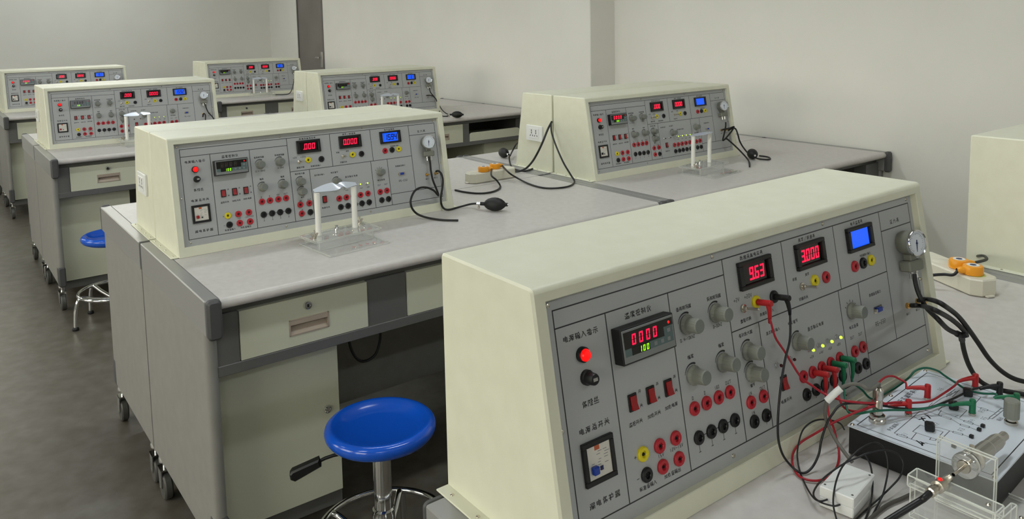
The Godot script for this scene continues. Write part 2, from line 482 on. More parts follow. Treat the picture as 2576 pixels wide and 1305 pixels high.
func panel_print() -> ImageTexture:
	var im := Image.create(2048, 692, false, Image.FORMAT_RGB8)
	var k := 2048.0 / PW
	im.fill(Color(0.675, 0.68, 0.68))
	rng.seed = 5
	for i in 60000:                     # the fine speckle of the matt silver print
		var x := rng.randi_range(0, 2047)
		var y := rng.randi_range(0, 691)
		var v := rng.randf_range(-0.03, 0.03)
		var c := im.get_pixel(x, y)
		im.set_pixel(x, y, Color(c.r + v, c.g + v, c.b + v))
	var ink := Color(0.075, 0.075, 0.08)
	var at := func(s: float, t: float) -> Vector2: return Vector2(s - PS0, t - PT0) * k
	for l in [[0.036, 0.034, 0.891, 0.034], [0.036, 0.294, 0.891, 0.294], [0.036, 0.034, 0.036, 0.294], [0.891, 0.034, 0.891, 0.294], [0.036, 0.056, 0.354, 0.056],
			[0.119, 0.056, 0.119, 0.294], [0.235, 0.056, 0.235, 0.294], [0.354, 0.034, 0.354, 0.294], [0.497, 0.034, 0.497, 0.139], [0.641, 0.034, 0.641, 0.139],
			[0.787, 0.034, 0.787, 0.257], [0.787, 0.069, 0.891, 0.069], [0.354, 0.139, 0.787, 0.139], [0.417, 0.139, 0.417, 0.294], [0.631, 0.139, 0.631, 0.294],
			[0.692, 0.139, 0.692, 0.294], [0.692, 0.258, 0.891, 0.258]]:
		stroke(im, at.call(l[0], l[1]), at.call(l[2], l[3]), 3.4, ink)
	for w in [["电源输入指示", 0.075, 0.072, 0.0082, 0.0098], ["保险丝", 0.077, 0.155, 0.0082, 0.0098], ["电源总开关", 0.078, 0.185, 0.0082, 0.0105], ["漏电保护器", 0.080, 0.274, 0.0082, 0.0105],
			["温度控制仪", 0.176, 0.068, 0.0082, 0.0100], ["温控开关", 0.147, 0.202, 0.0056, 0.0062], ["加热开关", 0.181, 0.202, 0.0056, 0.0062], ["加热电源", 0.214, 0.201, 0.0056, 0.0062],
			["标准值输入", 0.154, 0.284, 0.0056, 0.0064], ["加热值输出", 0.200, 0.284, 0.0056, 0.0064], ["音频振荡器", 0.262, 0.082, 0.0056, 0.0062], ["低频振荡器", 0.326, 0.082, 0.0056, 0.0062],
			["0.4-10KHZ", 0.262, 0.124, 0.0044, 0.0034], ["3-30HZ", 0.326, 0.122, 0.0044, 0.0034], ["幅度", 0.263, 0.149, 0.0056, 0.0062], ["幅度", 0.328, 0.150, 0.0056, 0.0062],
			["数据采集电压表", 0.422, 0.0405, 0.0062, 0.0080], ["频率/转速表", 0.565, 0.0405, 0.0062, 0.0080], ["电子温度表", 0.713, 0.0405, 0.0062, 0.0080], ["压力表", 0.836, 0.058, 0.0082, 0.0115],
			["数据通信接口", 0.739, 0.167, 0.0056, 0.0064], ["RS-232", 0.743, 0.218, 0.0068, 0.0056], ["直流稳压电源", 0.556, 0.179, 0.0062, 0.0076], ["电压选择", 0.661, 0.205, 0.0060, 0.0072],
			["电压调节", 0.499, 0.159, 0.0056, 0.0066], ["电源开关", 0.457, 0.266, 0.0060, 0.0070], ["差动放大器", 0.384, 0.148, 0.0056, 0.0064], ["直流稳压输入", 0.448, 0.160, 0.0050, 0.0058],
			["量程切换", 0.389, 0.129, 0.0056, 0.0064], ["数据采集输入", 0.440, 0.130, 0.0050, 0.0058], ["切换开关", 0.535, 0.130, 0.0056, 0.0062], ["+2V", 0.374, 0.097, 0.0056, 0.0046], ["+20V", 0.401, 0.097, 0.0056, 0.0046],
			["转速", 0.519, 0.097, 0.0050, 0.0056], ["频率", 0.553, 0.096, 0.0050, 0.0056], ["传感器接口输入", 0.726, 0.0975, 0.0044, 0.0050], ["调节", 0.384, 0.2225, 0.0050, 0.0056], ["IN", 0.376, 0.2325, 0.0046, 0.0044], ["OUT", 0.405, 0.2325, 0.0046, 0.0044],
			["IN", 0.377, 0.2605, 0.0046, 0.0044], ["0", 0.256, 0.2035, 0.0046, 0.004], ["0", 0.281, 0.2035, 0.0046, 0.004], ["180", 0.307, 0.2035, 0.0046, 0.0036], ["OUT", 0.332, 0.2035, 0.0046, 0.0044],
			["15V", 0.183, 0.2555, 0.0044, 0.004], ["12V-15V", 0.213, 0.2555, 0.0044, 0.0038], ["+", 0.138, 0.243, 0.006, 0.006], ["-", 0.138, 0.27, 0.006, 0.006], ["+2V", 0.535, 0.222, 0.0042, 0.0038], ["+4V", 0.561, 0.222, 0.0042, 0.0038], ["+6V", 0.586, 0.222, 0.0042, 0.0038], ["+8V", 0.611, 0.222, 0.0042, 0.0038],
			["OUT", 0.652, 0.2215, 0.0044, 0.004], ["OUT", 0.677, 0.2215, 0.0044, 0.004], ["接口1", 0.838, 0.2255, 0.0044, 0.0048], ["接口2", 0.872, 0.2255, 0.0044, 0.0048], ["开", 0.1605, 0.166, 0.0046, 0.005], ["关", 0.1605, 0.184, 0.0046, 0.005],
			["开", 0.1935, 0.166, 0.0046, 0.005], ["关", 0.1935, 0.184, 0.0046, 0.005], ["开", 0.2270, 0.166, 0.0046, 0.005], ["关", 0.2270, 0.184, 0.0046, 0.005]]:
		letters(im, w[0], at.call(w[1], w[2]), w[3] * k, w[4] * k, maxf(1.2, w[3] * k * 0.105), ink)
	# arcs above the knobs
	for c in KNOBS:
		var o: Vector2 = at.call(c[0], c[1])
		if c[0] > 0.6:
			for i in 5:
				var a := deg_to_rad(-150.0 + 30.0 * i)
				stroke(im, o + Vector2.from_angle(a) * 0.0155 * k, o + Vector2.from_angle(a) * 0.018 * k, 2.4, ink)
			continue
		for i in 10:
			var a0 := deg_to_rad(-165.0 + 10.0 * i)
			var a1 := deg_to_rad(-155.0 + 10.0 * i)
			stroke(im, o + Vector2.from_angle(a0) * 0.0158 * k, o + Vector2.from_angle(a1) * 0.0158 * k, 1.5 + i * 0.45, ink)
	# bars joining the earth sockets, and earth signs under them
	for e in [[0.257, 0.334, 0.2565], [0.506, 0.608, 0.2715], [0.654, 0.679, 0.2715]]:
		stroke(im, at.call(e[0], e[2]), at.call(e[1], e[2]), 2.0, ink)
	for s in [0.257, 0.283, 0.308, 0.334]:
		stroke(im, at.call(s, 0.2665), at.call(s, 0.276), 1.6, ink)
		stroke(im, at.call(s - 0.002, 0.276), at.call(s + 0.002, 0.276), 1.6, ink)
	for s in [0.506, 0.532, 0.557, 0.582, 0.608, 0.654, 0.679, 0.404]:
		stroke(im, at.call(s, 0.280), at.call(s, 0.285), 1.6, ink)
	return ImageTexture.create_from_image(im)

const KNOBS := [[0.263, 0.105], [0.325, 0.104], [0.263, 0.174], [0.3265, 0.174], [0.3835, 0.173], [0.3845, 0.2045], [0.503, 0.19], [0.660, 0.179]]
const REDS := [[0.182, 0.2425], [0.183, 0.2695], [0.213, 0.2425], [0.214, 0.270], [0.256, 0.217], [0.281, 0.217], [0.307, 0.217], [0.3315, 0.217], [0.374, 0.244], [0.4035, 0.244],
	[0.505, 0.244], [0.530, 0.244], [0.555, 0.2435], [0.5805, 0.2435], [0.607, 0.2425], [0.652, 0.244], [0.677, 0.243], [0.688, 0.1105]]
const BLACKS := [[0.153, 0.2695], [0.257, 0.2565], [0.283, 0.2565], [0.308, 0.257], [0.334, 0.257], [0.404, 0.272], [0.507, 0.272], [0.5325, 0.272], [0.5565, 0.2715], [0.582, 0.2715], [0.608, 0.2715],
	[0.6545, 0.2715], [0.6795, 0.2715], [0.7145, 0.110], [0.4605, 0.111]]
const YELLOWS := [[0.151, 0.2425], [0.4165, 0.109], [0.569, 0.1095], [0.740, 0.110]]

# ---------------------------------------------------------------- the console
func on(s: float, t: float, n := 0.0) -> Transform3D:     # a place on the recessed panel; z points out of it
	var b := panel_basis()
	return Transform3D(b, Vector3(0, CH, CTF) + Vector3.RIGHT * s - b.y * t + b.z * (n - REC))

func console_body() -> ArrayMesh:
	if G.has("console_body"):
		return G.console_body
	var st := st_new()
	var b := panel_basis()
	var out := PackedVector2Array([Vector2(0, 0), Vector2(CBF, 0)])
	var r := 0.007
	var low := Vector2(CTF, CH) + Vector2(b.y.z, b.y.y) * -r
	out.append(low)
	for k in [1, 2, 3]:
		var f: float = k / 4.0
		var p := low.lerp(Vector2(CTF, CH), f).lerp(Vector2(CTF, CH).lerp(Vector2(CTF - r, CH), f), f)
		out.append(p)
	out.append_array([Vector2(CTF - r, CH), Vector2(0.005, CH), Vector2(0.0015, CH - 0.0015), Vector2(0, CH - 0.005)])
	var map := Transform3D(Basis(Vector3(0, 0, 1), Vector3(0, 1, 0), Vector3(1, 0, 0)), Vector3.ZERO)
	prism(st, out, CW, map, 0.003, 1)
	var f := func(s: float, t: float, n := 0.0) -> Vector3: return on(s, t, n + REC).origin
	var len := Vector2(CBF - CTF, CH).length()
	var o := [f.call(0.003, r), f.call(CW - 0.003, r), f.call(CW - 0.003, len), f.call(0.003, len)]
	var i0 := [f.call(0.0185, 0.0175), f.call(0.9035, 0.0175), f.call(0.9035, 0.3135), f.call(0.0185, 0.3135)]
	var i1 := [f.call(0.0195, 0.0185, -0.0012), f.call(0.9025, 0.0185, -0.0012), f.call(0.9025, 0.3125, -0.0012), f.call(0.0195, 0.3125, -0.0012)]
	var i2 := [f.call(0.0195, 0.0185, -REC), f.call(0.9025, 0.0185, -REC), f.call(0.9025, 0.3125, -REC), f.call(0.0195, 0.3125, -REC)]
	var mid: Vector3 = (i0[0] + i0[2]) / 2.0
	for k in 4:
		var m := (k + 1) % 4
		poly(st, [o[k], o[m], i0[m], i0[k]], b.z)
		poly(st, [i0[k], i0[m], i1[m], i1[k]], b.z + (mid - (i0[k] + i0[m]) / 2.0).normalized())
		poly(st, [i1[k], i1[m], i2[m], i2[k]], mid - (i1[k] + i1[m]) / 2.0)
	G.console_body = done(st)
	return G.console_body

func panel_sheet() -> ArrayMesh:
	if G.has("sheet"):
		return G.sheet
	var st := st_new()
	st.set_smooth_group(-1)
	var c := [Vector2(0, 0), Vector2(PW, 0), Vector2(PW, PH), Vector2(0, PH)]
	var q := []
	for i in [0, 1, 2, 0, 2, 3]:
		st.set_uv(Vector2(c[i].x / PW, c[i].y / PH))
		st.add_vertex(on(PS0 + c[i].x, PT0 + c[i].y).origin)
	G.sheet = done(st)
	return G.sheet

func cached(key: String, make: Callable) -> Mesh:
	if not G.has(key):
		G[key] = make.call()
	return G[key]

const SEG := {"0": "abcdef", "1": "bc", "2": "abged", "3": "abgcd", "4": "fgbc", "5": "afgcd", "6": "afgedc", "7": "abc", "8": "abcdefg", "9": "abfgcd"}

func digit_mesh(ch: String, w: float, h: float, th: float) -> ArrayMesh:
	return cached("digit%s%.4f" % [ch, h], func():
		var st := st_new()
		var lean := Basis(Vector3(1, 0, 0), Vector3(0.10, 1, 0), Vector3(0, 0, 1))
		var g := th * 0.18
		for s in (SEG[ch] if SEG.has(ch) else ""):
			var lo := Vector3.ZERO
			var hi := Vector3.ZERO
			match s:
				"a": lo = Vector3(-w / 2 + g, h / 2 - th, 0); hi = Vector3(w / 2 - g, h / 2, 0.0006)
				"g": lo = Vector3(-w / 2 + g, -th / 2, 0); hi = Vector3(w / 2 - g, th / 2, 0.0006)
				"d": lo = Vector3(-w / 2 + g, -h / 2, 0); hi = Vector3(w / 2 - g, -h / 2 + th, 0.0006)
				"b": lo = Vector3(w / 2 - th, g, 0); hi = Vector3(w / 2, h / 2 - g, 0.0006)
				"c": lo = Vector3(w / 2 - th, -h / 2 + g, 0); hi = Vector3(w / 2, -g, 0.0006)
				"f": lo = Vector3(-w / 2, g, 0); hi = Vector3(-w / 2 + th, h / 2 - g, 0.0006)
				"e": lo = Vector3(-w / 2, -h / 2 + g, 0); hi = Vector3(-w / 2 + th, -g, 0.0006)
			box(st, lo, hi, th * 0.2, Transform3D(lean, Vector3.ZERO))
		if ch == ".":
			box(st, Vector3(-th / 2, -h / 2, 0), Vector3(th / 2, -h / 2 + th, 0.0006), th * 0.2, Transform3D(lean, Vector3.ZERO))
		return done(st))

# digits as sub-parts, reading left to right, centred on x
func digits(p: Node3D, text: String, at: Vector3, h: float, pitch: float, m: Material) -> void:
	var n := text.replace(".", "").length()
	var x := at.x - (n - 1) * pitch / 2.0
	for ch in text:
		if ch == ".":
			part(p, "decimal_point", digit_mesh(".", h * 0.5, h, h * 0.15), m, Transform3D(Basis(), Vector3(x - pitch * 0.55, at.y, at.z)))
			continue
		part(p, "digit", digit_mesh(ch, h * 0.52, h, h * 0.15), m, Transform3D(Basis(), Vector3(x, at.y, at.z)))
		x += pitch

func meter_frame() -> ArrayMesh:
	return cached("meter_frame", func():
		var st := st_new()
		for e in [[-0.0390, -0.0205, 0.0390, -0.0145], [-0.0390, 0.0145, 0.0390, 0.0205], [-0.0390, -0.0145, -0.0305, 0.0145], [0.0305, -0.0145, 0.0390, 0.0145]]:
			box(st, Vector3(e[0], e[1], 0), Vector3(e[2], e[3], 0.0065), 0.0008)
		return done(st))

func console(x0: float, z0: float, label: String, cfg: Dictionary) -> Node3D:
	var c := thing("control_console", label, "console", Vector3(x0 + XA, TOP, z0), 0.0, "control consoles on the lab desks")
	console_shell(c)
	var black: Material = M.black_plastic
	# indicator lamp and fuse holder
	var l := part(c, "indicator_lamp", lathe_mesh([Vector2(0.0095, 0), Vector2(0.0095, 0.005), Vector2(0.0085, 0.0065), Vector2(0.0072, 0.0065)], 20), black, on(0.073, 0.0955))
	part(l, "lens", lathe_mesh([Vector2(0.0076, 0.003), Vector2(0.0076, 0.008), Vector2(0.006, 0.0105), Vector2(0, 0.0115)], 20), M.red_lamp)
	var fu := part(c, "fuse_holder", lathe_mesh([Vector2(0.0095, 0), Vector2(0.0095, 0.004), Vector2(0.0080, 0.005), Vector2(0.0072, 0.016), Vector2(0.0062, 0.0175), Vector2(0, 0.0175)], 20), black, on(0.075, 0.124))
	part(fu, "cap_marking", box_mesh(Vector3(-0.0035, -0.002, 0.0174), Vector3(0.0035, 0.002, 0.0178)), M.steel_satin)
	# earth leakage breaker
	var st := st_new()
	for e in [[-0.0255, -0.026, 0.0255, -0.0195], [-0.0255, 0.0195, 0.0255, 0.026], [-0.0255, -0.0195, -0.019, 0.0195], [0.019, -0.0195, 0.0255, 0.0195]]:
		box(st, Vector3(e[0], e[1], 0), Vector3(e[2], e[3], 0.005), 0.0007)
	var br := part(c, "leakage_breaker", cached("breaker", func(): return done(st)), black, on(0.0770, 0.2245))
	part(br, "face", box_mesh(Vector3(-0.0192, -0.0198, 0.0002), Vector3(0.0192, 0.0198, 0.0030)), M.breaker_white)
	part(br, "rating_mark", box_mesh(Vector3(-0.006, 0.0135, 0.0030), Vector3(0.002, 0.0190, 0.00312)), M.print_orange)
	part(br, "printed_lines", cached("breaker_lines", func():
		var s2 := st_new()
		rng.seed = 9
		for i in 8:
			for j in 3:
				if rng.randf() < 0.7:
					var x := -0.015 + j * 0.011 + rng.randf() * 0.003
					box(s2, Vector3(x, 0.011 - i * 0.0032, 0.0030), Vector3(x + rng.randf_range(0.004, 0.008), 0.0117 - i * 0.0032, 0.0031))
		return done(s2)), M.silver_face)
	if cfg.breaker == "blue":
		part(br, "lever", box_mesh(Vector3(-0.0155, -0.013, 0.003), Vector3(-0.0060, -0.003, 0.010), 0.0015), M.blue_plastic)
		part(br, "test_button", box_mesh(Vector3(-0.0005, -0.0120, 0.003), Vector3(0.0042, -0.007, 0.0045), 0.0005), M.print_navy)
	else:
		part(br, "lever", box_mesh(Vector3(-0.0155, -0.013, 0.003), Vector3(-0.0070, -0.004, 0.008), 0.0015), M.rocker_red if cfg.breaker == "red" else black)
		part(br, "test_button", lathe_mesh([Vector2(0.0022, 0.003), Vector2(0.0022, 0.0045), Vector2(0, 0.0045)], 10, Transform3D(Basis(), Vector3(0.0015, -0.011, 0))), black)
	# temperature controller
	var tc := part(c, "temperature_controller", cached("tc_body", func(): return box_mesh(Vector3(-0.0490, -0.0225, 0), Vector3(0.0490, 0.0225, 0.0165), 0.0010)), black, on(0.1735, 0.1000))
	part(tc, "face_plate", cached("tc_face", func(): return box_mesh(Vector3(-0.0468, -0.0205, 0.0162), Vector3(0.0468, 0.0205, 0.0172), 0.0006)), M.silver_face)
	part(tc, "keypad", cached("tc_keys", func(): return box_mesh(Vector3(-0.0440, -0.0125, 0.0171), Vector3(0.0440, 0.0140, 0.0175), 0.0001)), M.teal_face)
	part(tc, "display_window", cached("tc_win", func(): return box_mesh(Vector3(-0.0445, -0.0030, 0.0173), Vector3(0.0275, 0.0178, 0.0178), 0.0002)), M.window_dark)
	part(tc, "alarm_window", cached("tc_win2", func(): return box_mesh(Vector3(0.0270, 0.0085, 0.0173), Vector3(0.0450, 0.0178, 0.0178), 0.0002)), M.window_dark)
	part(tc, "set_window", cached("tc_win3", func(): return box_mesh(Vector3(-0.0330, -0.0125, 0.0173), Vector3(-0.0010, -0.0030, 0.0178), 0.0002)), M.window_dark)
	digits(tc, "0000" if cfg.temp_on else "8888", Vector3(-0.0085, 0.0070, 0.0178), 0.0135 , 0.0128, M.red_segment if cfg.temp_on else M.off_segment)
	digits(tc, "100", Vector3(-0.0115, -0.0078, 0.0178), 0.0075, 0.0066, M.green_segment)
	part(tc, "alarm_light", lathe_mesh([Vector2(0.0019, 0.0177), Vector2(0.0015, 0.0186), Vector2(0, 0.0188)], 10, Transform3D(Basis(), Vector3(0.0375, 0.0128, 0))), M.red_lamp)
	for k in [Vector2(0.010, -0.0078), Vector2(0.0225, -0.0078), Vector2(0.035, -0.0078), Vector2(0.0365, 0.0030)]:
		part(tc, "key", cached("tc_key", func(): return box_mesh(Vector3(-0.0028, -0.0025, 0.0174), Vector3(0.0028, 0.0025, 0.0181), 0.0003)), M.silver_face, Transform3D(Basis(), Vector3(k.x, k.y, 0)))
	# rocker switches
	for p in [[0.1455, 0.1755], [0.1785, 0.1755], [0.212, 0.176], [0.456, 0.2395]]:
		var rk := part(c, "rocker_switch", cached("rocker_frame", func(): return box_mesh(Vector3(-0.0075, -0.0110, 0), Vector3(0.0075, 0.0110, 0.0025), 0.0008)), black, on(p[0], p[1]))
		part(rk, "rocker", cached("rocker", func():
			var s3 := st_new()
			prism(s3, PackedVector2Array([Vector2(-0.0085, 0.002), Vector2(0.0085, 0.002), Vector2(0.0085, 0.0038), Vector2(0, 0.0045), Vector2(-0.0085, 0.0072)]), 0.0098, Transform3D(Basis(Vector3(0, 1, 0), Vector3(0, 0, 1), Vector3(1, 0, 0)), Vector3(-0.0049, 0, 0)), 0.0004)
			return done(s3)), M.rocker_red)
	# terminal sockets
	var sock := cached("socket", func(): return lathe_mesh([Vector2(0.0095, 0), Vector2(0.0095, 0.0025), Vector2(0.0083, 0.0040), Vector2(0.0047, 0.0040), Vector2(0.0040, 0.0030), Vector2(0.0040, 0.0012), Vector2(0, 0.0012)], 20))
	var pin := cached("socket_pin", func(): return lathe_mesh([Vector2(0.0023, 0.0010), Vector2(0.0023, 0.0024), Vector2(0.0014, 0.0024), Vector2(0.0014, 0.0014), Vector2(0, 0.0014)], 10))
	var all := []
	for p in REDS: all.append([p, M.red_socket])
	for p in BLACKS: all.append([p, M.black_socket])
	for p in YELLOWS: all.append([p, M.yellow_socket])
	all.append([[0.3755, 0.272], M.black_socket if cfg.get("amp_black", false) else M.red_socket])
	all.append([[0.601, 0.1105], M.red_socket if cfg.get("freq_red", false) else M.black_socket])
	for e in all:
		var so := part(c, "terminal_socket", sock, e[1], on(e[0][0], e[0][1]))
		part(so, "contact", pin, M.hole)
	# knobs
	for p in KNOBS:
		var kn := part(c, "control_knob", cached("knob", func(): return lathe_mesh([Vector2(0.0138, 0.0008), Vector2(0.0138, 0.0030), Vector2(0.0118, 0.0050), Vector2(0.0108, 0.0065), Vector2(0.0102, 0.0225), Vector2(0.0092, 0.0240)], 36, Transform3D(), 0.03)), M.knob_grey, on(p[0], p[1]))
		part(kn, "cap", cached("knob_cap", func(): return lathe_mesh([Vector2(0.0093, 0.0235), Vector2(0.0090, 0.0244), Vector2(0, 0.0244)], 24)), M.knob_cap)
	# digital meters
	for e in [[0.4225, 0.0660, cfg.volts, 0.0105], [0.5655, 0.0660, cfg.freq, 0.0]]:
		var me := part(c, "panel_meter", meter_frame(), black, on(e[0], e[1]))
		part(me, "window", cached("meter_window", func(): return box_mesh(Vector3(-0.0308, -0.0148, 0.0003), Vector3(0.0308, 0.0148, 0.0022))), M.window_dark)
		digits(me, e[2], Vector3(e[3] * 0.35, 0, 0.0022), 0.0190, 0.0128, M.red_segment)
	var lc := part(c, "panel_thermometer", meter_frame(), black, on(0.7130, 0.0660))
	part(lc, "display", cached("lcd", func(): return box_mesh(Vector3(-0.0262 , -0.0158, 0.0003), Vector3(0.0262, 0.0158, 0.0034))), M.blue_display)
	if cfg.lcd:
		digits(lc, cfg.lcd, Vector3(0.001, 0, 0.0034), 0.0200, 0.0120, M.lcd_segment)
	# toggle switches
	for p in [[0.386, 0.1115], [0.5345, 0.1115]]:
		var tg := part(c, "toggle_switch", cached("toggle_nut", func(): return lathe_mesh([Vector2(0.0062, 0), Vector2(0.0062, 0.0026), Vector2(0.0036, 0.0030), Vector2(0.0034, 0.0072), Vector2(0.0024, 0.0080), Vector2(0, 0.0080)], 12)), M.nickel, on(p[0], p[1]))
		part(tg, "lever", cached("toggle_bat", func(): return lathe_mesh([Vector2(0.0017, 0.006), Vector2(0.0021, 0.0230), Vector2(0.0023, 0.0245), Vector2(0.0014, 0.0258), Vector2(0, 0.0260)], 12, Transform3D(Basis(Vector3.UP, 0.18), Vector3.ZERO))), M.nickel)
	# light-emitting diodes in chrome collars
	var collar := cached("led_collar", func(): return lathe_mesh([Vector2(0.0040, 0), Vector2(0.0040, 0.0012), Vector2(0.0034, 0.0018), Vector2(0.0032, 0.0075), Vector2(0.0022, 0.0078)], 12))
	var dome := cached("led_dome", func(): return lathe_mesh([Vector2(0.0025, 0.0060), Vector2(0.0025, 0.0090), Vector2(0.0017, 0.0106), Vector2(0, 0.0112)], 12))
	for i in 4:
		part(part(c, "status_light", collar, M.chrome, on(0.529 + 0.026 * i, 0.2085)), "bulb", dome, M.green_led)
	for s in [0.445, 0.4785]:
		part(part(c, "output_light", collar, M.chrome, on(s, 0.2095)), "bulb", dome, M.lens_red)
	# data port, air fittings
	var ds := part(c, "data_port", cached("dsub", func():
		var s4 := st_new()
		prism(s4, round_rect(0.0260, 0.0115, 0.002), 0.0012, Transform3D(Basis(), Vector3(-0.013, -0.00575, 0)))
		for x in [-0.0100, 0.0100]:
			lathe(s4, [Vector2(0.0026, 0.001), Vector2(0.0026, 0.0052), Vector2(0, 0.0052)], 6, Transform3D(Basis(), Vector3(x, 0, 0)))
		return done(s4)), M.nickel, on(0.740, 0.1945))
	part(ds, "insert", cached("dsub_in", func(): return box_mesh(Vector3(-0.0072, -0.0040, 0.001), Vector3(0.0072, 0.0040, 0.0062), 0.0012)), M.blue_plastic)
	for s in [0.836, 0.872]:
		part(c, "air_fitting", cached("fitting", func(): return lathe_mesh([Vector2(0.0052, 0), Vector2(0.0052, 0.0040), Vector2(0.0030, 0.0044), Vector2(0.0026, 0.0090), Vector2(0.0033, 0.0100), Vector2(0.0026, 0.0180), Vector2(0, 0.0180)], 12)), M.brass, on(s, 0.2105))
	# pressure gauge with its valve block
	var ga := part(c, "pressure_gauge", cached("gauge_case", func(): return lathe_mesh([Vector2(0.0180, 0), Vector2(0.0195, 0.003), Vector2(0.0210, 0.006), Vector2(0.0225, 0.028), Vector2(0.0225, 0.0305)], 32)), M.valve_grey, on(0.848, 0.0985) * Transform3D(Basis(Vector3.UP, -0.17), Vector3.ZERO))
	part(ga, "rim", cached("gauge_rim", func(): return lathe_mesh([Vector2(0.0222, 0.0285), Vector2(0.0240, 0.0290), Vector2(0.0240, 0.0330), Vector2(0.0230, 0.0345), Vector2(0.0212, 0.0335), Vector2(0.0212, 0.0315)], 32)), M.chrome)
	part(ga, "dial", cached("gauge_dial", func(): return lathe_mesh([Vector2(0.0213, 0.0300), Vector2(0.0213, 0.0316), Vector2(0, 0.0316)], 32)), M.dial_white)
	part(ga, "scale_marks", cached("gauge_marks", func():
		var s5 := st_new()
		for i in 25:
			var a := deg_to_rad(-50.0 + 280.0 * i / 24.0)
			box(s5, Vector3(0.0160 if i % 4 else 0.0145, -0.00022, 0.0316), Vector3(0.0185, 0.00022, 0.0318), 0.0, Transform3D(Basis(Vector3.BACK, a), Vector3.ZERO))
		return done(s5)), M.black_plastic)
	part(ga, "needle", cached("gauge_needle", func():
		var s6 := st_new()
		prism(s6, PackedVector2Array([Vector2(-0.0009, 0.006), Vector2(-0.0009, -0.003), Vector2(-0.0003, -0.0150), Vector2(0.0003, -0.0150), Vector2(0.0009, -0.003), Vector2(0.0009, 0.006)]), 0.0005, Transform3D(Basis(Vector3.BACK, -0.12), Vector3(0, 0, 0.0320)))
		lathe(s6, [Vector2(0.0020, 0.0316), Vector2(0.0020, 0.0328), Vector2(0, 0.0330)], 12)
		return done(s6)), M.print_navy)
	part(ga, "valve_block", cached("gauge_block", func():
		var s7 := st_new()
		box(s7, Vector3(-0.0085, -0.032, 0.006), Vector3(0.0085, -0.019, 0.022), 0.002)
		box(s7, Vector3(-0.0190, -0.050, 0.003), Vector3(0.0190, -0.031, 0.026), 0.0025)
		return done(s7)), M.valve_grey)
	for x in [-0.006, 0.0085]:
		part(ga, "hose_nozzle", cached("gauge_nozzle", func(): return lathe_mesh([Vector2(0.0034, -0.006), Vector2(0.0030, 0.003), Vector2(0.0038, 0.004), Vector2(0.0038, 0.0085)], 12, Transform3D(Basis(Vector3.RIGHT, -PI / 2), Vector3.ZERO))), M.chrome, Transform3D(Basis(), Vector3(x, -0.0575, 0.0150)))
	# panel screws
	for p in [[0.030, 0.0262], [0.334, 0.0262], [0.614, 0.0262], [0.886, 0.0262], [0.040, 0.3030], [0.322, 0.3030], [0.610, 0.3030], [0.886, 0.3030], [0.0275, 0.1750], [0.8965, 0.1750]]:
		part(c, "panel_screw", screw_mesh(), M.nickel, on(p[0], p[1]))
	return c

func screw_mesh() -> ArrayMesh:
	return cached("screw", func():
		var st := st_new()
		lathe(st, [Vector2(0.0032, 0), Vector2(0.0028, 0.0012), Vector2(0.0012, 0.0020), Vector2(0, 0.0021)], 12)
		return done(st))

func console_shell(c: Node3D) -> void:
	part(c, "housing", console_body(), M.cream_powder_coat)
	part(c, "front_panel", panel_sheet(), M.panel_print)
	for s in [0, 1]:
		var x := -0.0195 if s == 0 else CW - 0.001
		part(c, "foot_flange", cached("flange%d" % s, func(): return box_mesh(Vector3(x, 0.0002, 0.002), Vector3(x + 0.0205, 0.0028, CBF - 0.004), 0.0008)), M.cream_powder_coat)
		for z in [0.028, 0.090, 0.152, 0.235]:
			part(c, "flange_screw", screw_mesh(), M.nickel, Transform3D(Basis(Vector3.RIGHT, -PI / 2), Vector3(x + 0.010, 0.0027, z)))

# the console on the desk behind, facing the other way: from here only its back, side and lid show
func back_console(x0: float, z0: float, label: String) -> Node3D:
	var c := thing("control_console", label, "console", Vector3(x0 + XA + CW, TOP, z0), PI, "control consoles facing down the room")
	console_shell(c)
	var o := part(c, "power_outlet", cached("outlet", func():
		var st := st_new()
		prism(st, round_rect(0.110, 0.068, 0.004), 0.0075, Transform3D(Basis(Vector3(0, 0, 1), Vector3(0, 1, 0), Vector3(1, 0, 0)), Vector3.ZERO), 0.0012)
		return done(st)), M.white_plastic, Transform3D(Basis(), Vector3(CW, 0.126, 0.058)))
	part(o, "outlet_insert", cached("outlet_insert", func(): return box_mesh(Vector3(0.007, 0.012, 0.022), Vector3(0.0090, 0.056, 0.088), 0.0008)), M.white_plastic)
	for k in 2:
		var z := 0.040 + k * 0.030
		for h in [[0.0, 0.046, 0.0022, 0.0050, 0.0], [0.0, 0.036, 0.0022, 0.0050, 0.0], [-0.008, 0.024, 0.0018, 0.0045, 0.6], [0.008, 0.024, 0.0018, 0.0045, -0.6]]:
			part(o, "outlet_slot", box_mesh(Vector3(0.0088, -h[3] / 1.2, -h[2]), Vector3(0.0093, h[3] / 1.2, h[2])), M.outlet_dark, Transform3D(Basis(Vector3.RIGHT, h[4]), Vector3(0, h[1], z + h[0])))
	return c

